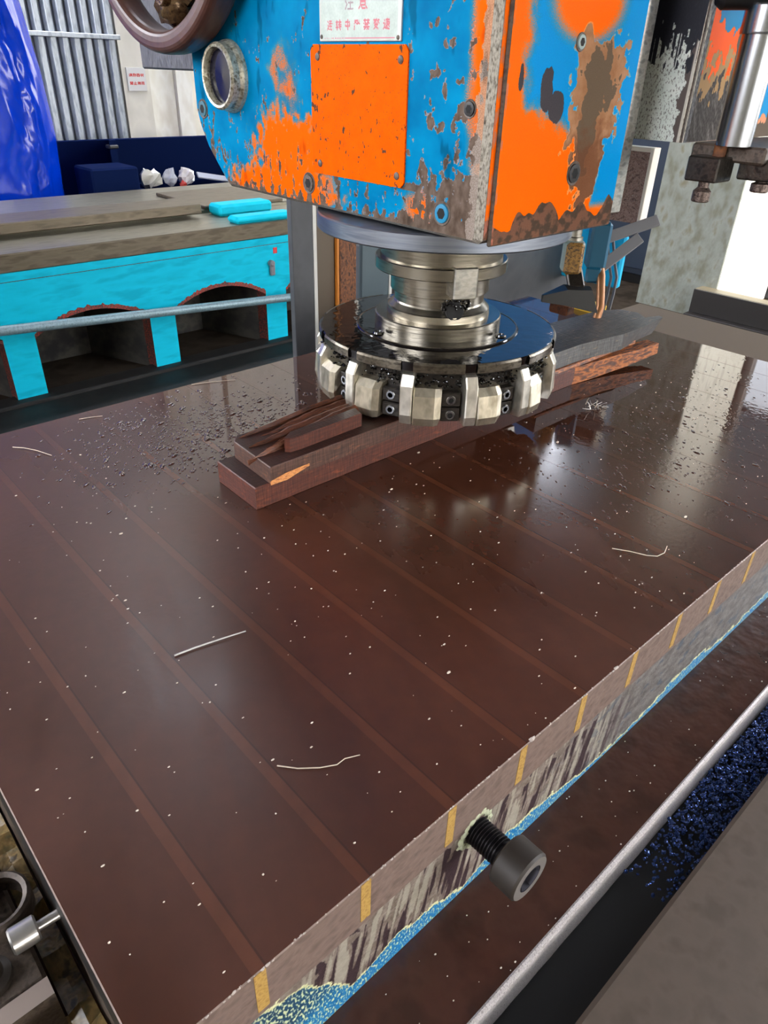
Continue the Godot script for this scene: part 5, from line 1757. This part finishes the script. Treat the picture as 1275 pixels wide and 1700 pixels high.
# ------------------------------------------------------------------ left background
func build_left_background() -> void:
	# shiny blue sheet over something tall: outline by height
	var prof := [[-0.85, 1.60], [-0.5, 1.595], [-0.264, 1.58], [0.004, 1.596], [0.294, 1.583], [0.58, 1.545], [0.96, 1.46], [1.24, 1.34], [1.38, 1.17], [1.44, 0.85], [1.47, 0.35], [1.48, -0.05]]
	var st := mb()
	var rows := []
	var nseg := 180
	var levels := 70
	for i in levels + 1:
		var f := float(i) / levels * (prof.size() - 1)
		var a := mini(int(f), prof.size() - 2)
		var y: float = lerpf(prof[a][0], prof[a + 1][0], f - a)
		var xr: float = lerpf(prof[a][1], prof[a + 1][1], f - a)
		var half := maxf(0.02, xr + 0.1)
		var cx := -0.1
		var cz := -4.68
		var row := []
		for k in nseg:
			var an := TAU * k / nseg
			var ex := 0.22
			var dx := signf(cos(an)) * pow(absf(cos(an)), ex * 1.6)
			var dz := signf(sin(an)) * pow(absf(sin(an)), ex * 1.6)
			var p := Vector3(cx + dx * half, y, cz + dz * 0.55 * minf(1.0, half / 1.2))
			var cor := 1.0 - smoothstep(0.0, 0.5, absf(absf(cos(an)) - absf(sin(an))))
			var fold := n1.get_noise_3d(p.x * 4.0, p.y * 0.8, p.z * 4.0) * 0.03 * (0.2 + cor) + n2.get_noise_3d(p.x * 14.0, p.y * 5.0, p.z * 14.0) * 0.03 * cor * cor
			row.append(p + Vector3(dx, 0, dz).normalized() * fold)
		rows.append(row)
	var nrm := func(i: int, k: int) -> Vector3:
		var a: Vector3 = rows[mini(i + 1, levels)][k] - rows[maxi(i - 1, 0)][k]
		var b: Vector3 = rows[i][(k + 1) % nseg] - rows[i][(k + nseg - 1) % nseg]
		var n := a.cross(b).normalized()
		return n if n.dot(rows[i][k] - Vector3(-0.1, rows[i][k].y - 0.1, -4.68)) > 0.0 else -n
	for i in levels:
		for k in nseg:
			var j := (k + 1) % nseg
			tri3(st, rows[i][k], rows[i][j], rows[i + 1][j], nrm.call(i, k), nrm.call(i, j), nrm.call(i + 1, j))
			tri3(st, rows[i][k], rows[i + 1][j], rows[i + 1][k], nrm.call(i, k), nrm.call(i + 1, j), nrm.call(i + 1, k))
	for k in nseg:
		var tp: Array = rows[levels]
		tri3(st, Vector3(-0.1, 1.485, -4.68), tp[k], tp[(k + 1) % nseg], Vector3.UP, Vector3.UP, Vector3.UP)
	var tarp := obj("tarpaulin", st, M.tarp)
	tag(tarp, "shiny bright blue plastic tarpaulin draped over something tall at the left", "tarpaulin")
	# vertical metal slats
	var cl := thing("slat_screen", "screen of upright silvery metal slats with a cross rail beside the tarpaulin", "screen", Vector3(2.0, FLOOR, -5.9))
	for n in 13:
		var s := mb()
		var x := 1.62 + n * 0.083 - 2.0
		loft(s, [
			[Vector3(x, 0, 0), Vector3(x, 0, 0.02), Vector3(x + 0.018, 0, 0.045), Vector3(x + 0.052, 0, 0.045), Vector3(x + 0.068, 0, 0.02), Vector3(x + 0.068, 0, 0)],
			[Vector3(x, 2.9, 0), Vector3(x, 2.9, 0.02), Vector3(x + 0.018, 2.9, 0.045), Vector3(x + 0.052, 2.9, 0.045), Vector3(x + 0.068, 2.9, 0.02), Vector3(x + 0.068, 2.9, 0)]])
		obj("slat", s, M.zinc, cl)
	var rl := mb()
	bbox(rl, Vector3(-0.45, 1.325, 0.044), Vector3(0.71, 1.355, 0.075), 0.003)
	obj("cross_rail", rl, M.zinc, cl)
	var bp := mb()
	bbox(bp, Vector3(-0.45, 0, -0.04), Vector3(0.70, 2.9, -0.001))
	obj("backing", bp, M.bar_grey, cl)
	# cream pilaster, brighter jamb and a pale vertical duct
	struct("trim_1", slab(Vector3(2.715, FLOOR, -6.0), Vector3(2.93, 5.0, -5.90)), M.wall)
	struct("trim_2", slab(Vector3(3.17, FLOOR, -6.0), Vector3(3.30, 5.0, -5.93)), M.wall_cream)
	struct("trim_3", slab(Vector3(2.931, FLOOR, -6.0), Vector3(3.168, 5.0, -5.97)), M.wall_cream)
	var sg := thing("wall_sign", "small white wall sign with two rows of red Chinese characters", "sign")
	var ss := mb()
	bbox(ss, Vector3(2.748, 0.156, -5.90), Vector3(2.898, 0.308, -5.893), 0.001)
	var sf := mb()
	quad(sf, Vector3(2.750, 0.158, -5.8925), Vector3(2.896, 0.158, -5.8925), Vector3(2.896, 0.306, -5.8925), Vector3(2.750, 0.306, -5.8925), Vector3(0, 0, 1), Vector2(0, 1), Vector2(1, 1), Vector2(1, 0), Vector2(0, 0))
	put("sign_board", mesh_of([[ss, M.white_edge], [sf, wall_sign_material()]]), sg)
	# navy bins
	var b1 := thing("large_bin", "large navy blue open-topped bin standing against the wall behind the bed", "bin")
	var w1 := mb()
	bbox(w1, Vector3(1.80, FLOOR, -5.06), Vector3(3.10, -0.085, -5.02), 0.004)
	loft(w1, [[Vector3(2.16, FLOOR, -5.02), Vector3(2.20, FLOOR, -5.02), Vector3(2.20, -0.085, -5.02), Vector3(2.16, -0.085, -5.02)], [Vector3(1.91, FLOOR, -4.45), Vector3(1.95, FLOOR, -4.45), Vector3(1.95, -0.04, -4.45), Vector3(1.91, -0.04, -4.45)]])
	bbox(w1, Vector3(3.06, FLOOR, -5.02), Vector3(3.10, -0.17, -4.45), 0.004)
	bbox(w1, Vector3(1.9, FLOOR, -5.02), Vector3(3.06, -0.50, -4.45), 0.0)
	obj("bin_walls", w1, M.navy, b1)
	var hd := mb()
	bbox(hd, Vector3(1.905, -0.085, -4.50), Vector3(1.96, -0.065, -4.44), 0.005)
	obj("bin_handle", hd, M.black, b1)
	var b2 := mb()
	bbox(b2, Vector3(1.66, FLOOR, -4.40), Vector3(1.93, -0.150, -4.16), 0.01)
	var b2o := obj("small_bin", b2, M.navy)
	tag(b2o, "low navy blue bin in front of the large bin, next to the tarpaulin", "bin")
	var b3 := mb()
	bbox(b3, Vector3(1.94, FLOOR, -4.40), Vector3(2.90, -0.300, -4.15), 0.004)
	for q in [[1.94, 2.90, -4.165, -4.15], [1.94, 2.90, -4.40, -4.385], [1.94, 1.955, -4.385, -4.165], [2.885, 2.90, -4.385, -4.165]]:
		bbox(b3, Vector3(q[0], -0.302, q[2]), Vector3(q[1], -0.268, q[3]), 0.002)
	var b3o := obj("shallow_bin", b3, M.navy)
	tag(b3o, "shallow navy blue tray bin holding crumpled plastic bags", "bin")
	var bags := [[Vector3(2.050, -0.232, -4.275), Vector3(0.058, 0.048, 0.050), M.plastic, "crumpled cream plastic bag in the shallow bin, left of the others"], [Vector3(2.172, -0.232, -4.27), Vector3(0.030, 0.046, 0.042), mat(c8(176, 178, 186), 0.2), "small crumpled clear plastic bag beside the cream one"], [Vector3(2.285, -0.232, -4.28), Vector3(0.040, 0.046, 0.042), mat(c8(206, 200, 200), 0.2), "crumpled white and red plastic bag near the head's corner"]]
	for q in bags:
		var s := mb()
		lump(s, q[0], q[1] * Vector3(1.15, 1.0, 1.0), 0.75, q[0].x * 9.0, 12)
		var o := obj("plastic_bag", s, q[2])
		tag(o, q[3], "plastic bag", "crumpled bags in the shallow bin")
	var rb := mb()
	lump(rb, Vector3(2.215, -0.268, -4.205), Vector3(0.018, 0.022, 0.016), 0.9, 4.0, 10)
	var rbo := obj("red_wrapper", rb, M.red_bag)
	tag(rbo, "small red wrapper in front of the white plastic bag", "wrapper")
	var lid := mb()
	bar(lid, Vector3(2.33, -0.222, -4.23), Vector3(2.56, -0.262, -4.20), 0.045, 0.010, Vector3(0, 0.8, 0.6), 0.003)
	var lo := obj("bin_flap", lid, mat(c8(120, 124, 138), 0.3))
	tag(lo, "pale grey plastic flap lying across the shallow bin's edge", "flap")

# ------------------------------------------------------------------ right background
func build_right_background() -> void:
	var lit_face := mb()
	bbox(lit_face, Vector3(4.203, FLOOR + 0.002, -1.7575), Vector3(4.95, 4.998, -1.752))
	struct("trim_6", lit_face, M.sunlit_white)  # sunlit side of the concrete pillar, its brightness painted as a whiter sheet
	struct("trim_4", slab(Vector3(4.2, FLOOR, -2.232), Vector3(4.95, 5.0, -1.7576)), M.concrete, "broad grey concrete pillar with one sunlit side at the right", "pillar")
	var sp := mb()
	bbox(sp, Vector3(4.98, FLOOR, -1.79), Vector3(5.04, 5.0, -1.70), 0.004)
	struct("trim_5", sp, M.bar_grey)
	var cb := thing("dark_cabinet", "dark navy cabinet standing behind the concrete pillar", "cabinet", Vector3(4.9, FLOOR, -3.0))
	var cs := mb()
	bbox(cs, Vector3(-0.3, 0.06, -0.65), Vector3(0.5, 2.3, 0.75), 0.006)
	obj("cabinet_body", cs, mat(c8(40, 50, 64), 0.5), cb)
	var cd := mb()
	bbox(cd, Vector3(-0.315, 0.10, 0.05), Vector3(-0.301, 2.26, 0.70), 0.003)
	obj("cabinet_door", cd, mat(c8(46, 58, 74), 0.45), cb)
	var cp := mb()
	bbox(cp, Vector3(-0.28, 0, -0.6), Vector3(0.48, 0.06, 0.7))
	obj("cabinet_plinth", cp, M.black, cb)
	var an := thing("angle_iron", "dark steel angle iron with a pale top edge lying before the pillar", "angle iron", Vector3(4.1, -0.85, -1.6))
	var a1 := mb()
	bbox(a1, Vector3(0.0, 0.05, -0.24), Vector3(0.012, 0.178, 1.1), 0.002)
	bbox(a1, Vector3(-0.06, 0.0, -0.24), Vector3(0.012, 0.05, 1.1), 0.002)
	obj("angle_web", a1, mat(c8(52, 48, 46), 0.45, 0.3), an)
	var a2 := mb()
	bbox(a2, Vector3(0.0125, 0.165, -0.24), Vector3(0.10, 0.180, 1.1), 0.002)
	obj("angle_ledge", a2, mat(c8(150, 138, 112), 0.5), an)

# ------------------------------------------------------------------ chips, fibres and drops on the chuck
func build_small_things() -> void:
	var fib := [
		["silver_sliver", [Vector3(0.143, 0.0012, -0.361), Vector3(0.158, 0.0014, -0.3585), Vector3(0.176, 0.0015, -0.3545), Vector3(0.194, 0.0016, -0.350)], 0.0007, M.silver, "straight bright metal sliver lying on the near part of the chuck", "metal sliver"],
		["curved_fibre", [Vector3(0.144, 0.001, -0.239), Vector3(0.152, 0.001, -0.2295), Vector3(0.162, 0.001, -0.2215), Vector3(0.171, 0.001, -0.2165), Vector3(0.177, 0.0015, -0.2165), Vector3(0.185, 0.0025, -0.212)], 0.00042, M.fibre, "long curved pale fibre near the chuck's screw side", "fibre"],
		["curved_fibre", [Vector3(0.494, 0.001, -0.2355), Vector3(0.502, 0.001, -0.223), Vector3(0.508, 0.001, -0.210), Vector3(0.514, 0.001, -0.2035), Vector3(0.522, 0.002, -0.2015), Vector3(0.530, 0.004, -0.204)], 0.0004, M.fibre, "hooked pale fibre near the chuck's far right edge", "fibre"],
		["curved_fibre", [Vector3(0.166, 0.001, -0.754), Vector3(0.174, 0.0015, -0.744), Vector3(0.182, 0.0015, -0.730), Vector3(0.190, 0.001, -0.710)], 0.00042, M.fibre, "bowed pale fibre near the chuck's left rear edge", "fibre"],
		["curved_fibre", [Vector3(0.247, 0.001, -0.779), Vector3(0.259, 0.001, -0.776), Vector3(0.271, 0.001, -0.771)], 0.00042, M.fibre, "short pale fibre close to the chuck's rear edge", "fibre"],
		["curved_fibre", [Vector3(0.398, 0.001, -0.793), Vector3(0.425, 0.001, -0.784), Vector3(0.450, 0.001, -0.772)], 0.00042, M.fibre, "thin straight fibre at the rear edge among the oil drops", "fibre"],
	]
	for q in fib:
		var st := mb()
		tube(st, q[1], q[2], 6, 0.7)
		var o := obj(q[0], st, q[3])
		tag(o, q[4], q[5])
	# tangle of swarf right of the cutter
	var sw := thing("swarf_tangle", "small tangle of bright metal swarf lying in the coolant right of the cutter", "swarf")
	for k in 12:
		var st := mb()
		var p := Vector3(0.748 + rng.randf_range(-0.012, 0.014), 0.0012, -0.424 + rng.randf_range(-0.012, 0.012))
		var d := Vector3(rng.randf_range(-1, 1), rng.randf_range(0.0, 0.5), rng.randf_range(-1, 1)).normalized()
		if k < 2:
			d = Vector3(0.3 - 0.9 * k, 1.0, 0.2 - 0.4 * k).normalized()
		var L := rng.randf_range(0.007, 0.017)
		var bend := Vector3(rng.randf_range(-1, 1), rng.randf_range(0, 0.4), rng.randf_range(-1, 1)) * 0.003
		tube(st, [p, p + d * L * 0.5 + bend, p + d * L], rng.randf_range(0.0003, 0.0008), 6, 0.6)
		obj("swarf_curl", st, M.silver if k % 3 else M.fibre, sw)
	# pale specks of grit
	var sp := mb()
	lump(sp, Vector3.ZERO, Vector3.ONE, 0.8, 5.0, 8)
	var xs := []
	for k in 620:
		var x := rng.randf_range(CX0 + 0.01, 0.95)
		var z := rng.randf_range(-0.70, CZ1 - 0.004)
		if z < -0.48 and x > 0.28: continue
		if x > 0.5 and rng.randf() < 0.55: continue
		var s := rng.randf_range(0.0002, 0.0006)
		if rng.randf() < 0.05: s *= 2.2
		xs.append(Transform3D(Basis.from_euler(Vector3(0, rng.randf() * 6, 0)).scaled(Vector3(s * rng.randf_range(1.0, 2.2), s * 0.8, s)), Vector3(x, s * 0.5, z)))
	for k in 110:
		var s := rng.randf_range(0.00015, 0.00055)
		xs.append(Transform3D(Basis.from_euler(Vector3(0, rng.randf() * 6, 0)).scaled(Vector3(s * 1.4, s * 0.8, s)), Vector3(rng.randf_range(0.1, 0.8), -0.108 + s * 0.5, rng.randf_range(-0.149, -0.10))))
	var so := stuff("grit_specks", mesh_of([[sp, M.speck]]), xs)
	tag(so, "pale specks of metal grit scattered over the oily chuck and table", "grit")
	# drops of coolant
	var dp := mb()
	var pr := []
	for k in 7:
		var a := PI / 2 * k / 6.0
		pr.append(Vector2(cos(a), sin(a) * 0.55))
	lathe_smooth(dp, pr, 14)
	var ds := []
	for k in 2600:
		var x: float
		var z: float
		if k < 1500:
			x = rng.randfn(0.345, 0.075)
			z = rng.randfn(-0.665, 0.055)
			if x < 0.10 or x > 0.60 or z < CZ0 + 0.008 or z > -0.565: continue
		else:
			x = rng.randfn(0.72, 0.16)
			z = rng.randfn(-0.30, 0.07)
			if x > 1.08 or x < 0.5 or z > -0.16 or z < -0.45: continue
		var s := rng.randf_range(0.0006, 0.0017)
		if k >= 1500: s *= 0.75
		if rng.randf() < 0.08: s *= 1.8
		ds.append(Transform3D(Basis(Vector3.UP, rng.randfn(0.9, 0.4)).scaled_local(Vector3(s * rng.randf_range(1.0, 2.6), s * 0.9, s)), Vector3(x, -0.0001, z)))
	var dro := stuff("coolant_drops", mesh_of([[dp, M.droplet]]), ds)
	tag(dro, "beads of oily coolant standing on the brown chuck around the planks", "drops")
	# wet swarf in the table slot, sky reflection put into its blue colour
	var wl := mb()
	lump(wl, Vector3.ZERO, Vector3.ONE, 1.0, 12.0, 8)
	var ws := []
	for k in 9000:
		var x := rng.randf_range(0.33, 1.2)
		if x < 0.45 and rng.randf() > (x - 0.33) / 0.12: continue
		var s := rng.randf_range(0.0004, 0.0014)
		ws.append(Transform3D(Basis.from_euler(Vector3(rng.randf() * 6, rng.randf() * 6, rng.randf() * 6)).scaled(Vector3(s * 1.3, s * 0.5, s)), Vector3(x, -0.139 + rng.randf_range(0.0, 0.010), rng.randf_range(-0.093, -0.0595))))
	var wo := stuff("wet_swarf", mesh_of([[wl, M.swarf_sky_tint]]), ws)
	tag(wo, "wet metal chips, reflected sky blue put into their colour, filling the dark slot beside the table edge", "swarf")

func lathe_smooth(st: SurfaceTool, prof: Array, seg: int) -> void:
	for k in prof.size() - 1:
		var p: Vector2 = prof[k]
		var q: Vector2 = prof[k + 1]
		for i in seg:
			var c0 := Vector3(cos(TAU * i / seg), 0, sin(TAU * i / seg))
			var c1 := Vector3(cos(TAU * (i + 1) / seg), 0, sin(TAU * (i + 1) / seg))
			var nn := func(c: Vector3, v: Vector2) -> Vector3: return (c * v.x * 0.55 + Vector3.UP * v.y / 0.55).normalized()
			var a := c0 * p.x + Vector3.UP * p.y
			var b := c1 * p.x + Vector3.UP * p.y
			var c := c1 * q.x + Vector3.UP * q.y
			var d := c0 * q.x + Vector3.UP * q.y
			if p.x > 1e-6: tri3(st, a, b, c, nn.call(c0, p), nn.call(c1, p), nn.call(c1, q))
			if q.x > 1e-6: tri3(st, a, c, d, nn.call(c0, p), nn.call(c1, q), nn.call(c0, q))
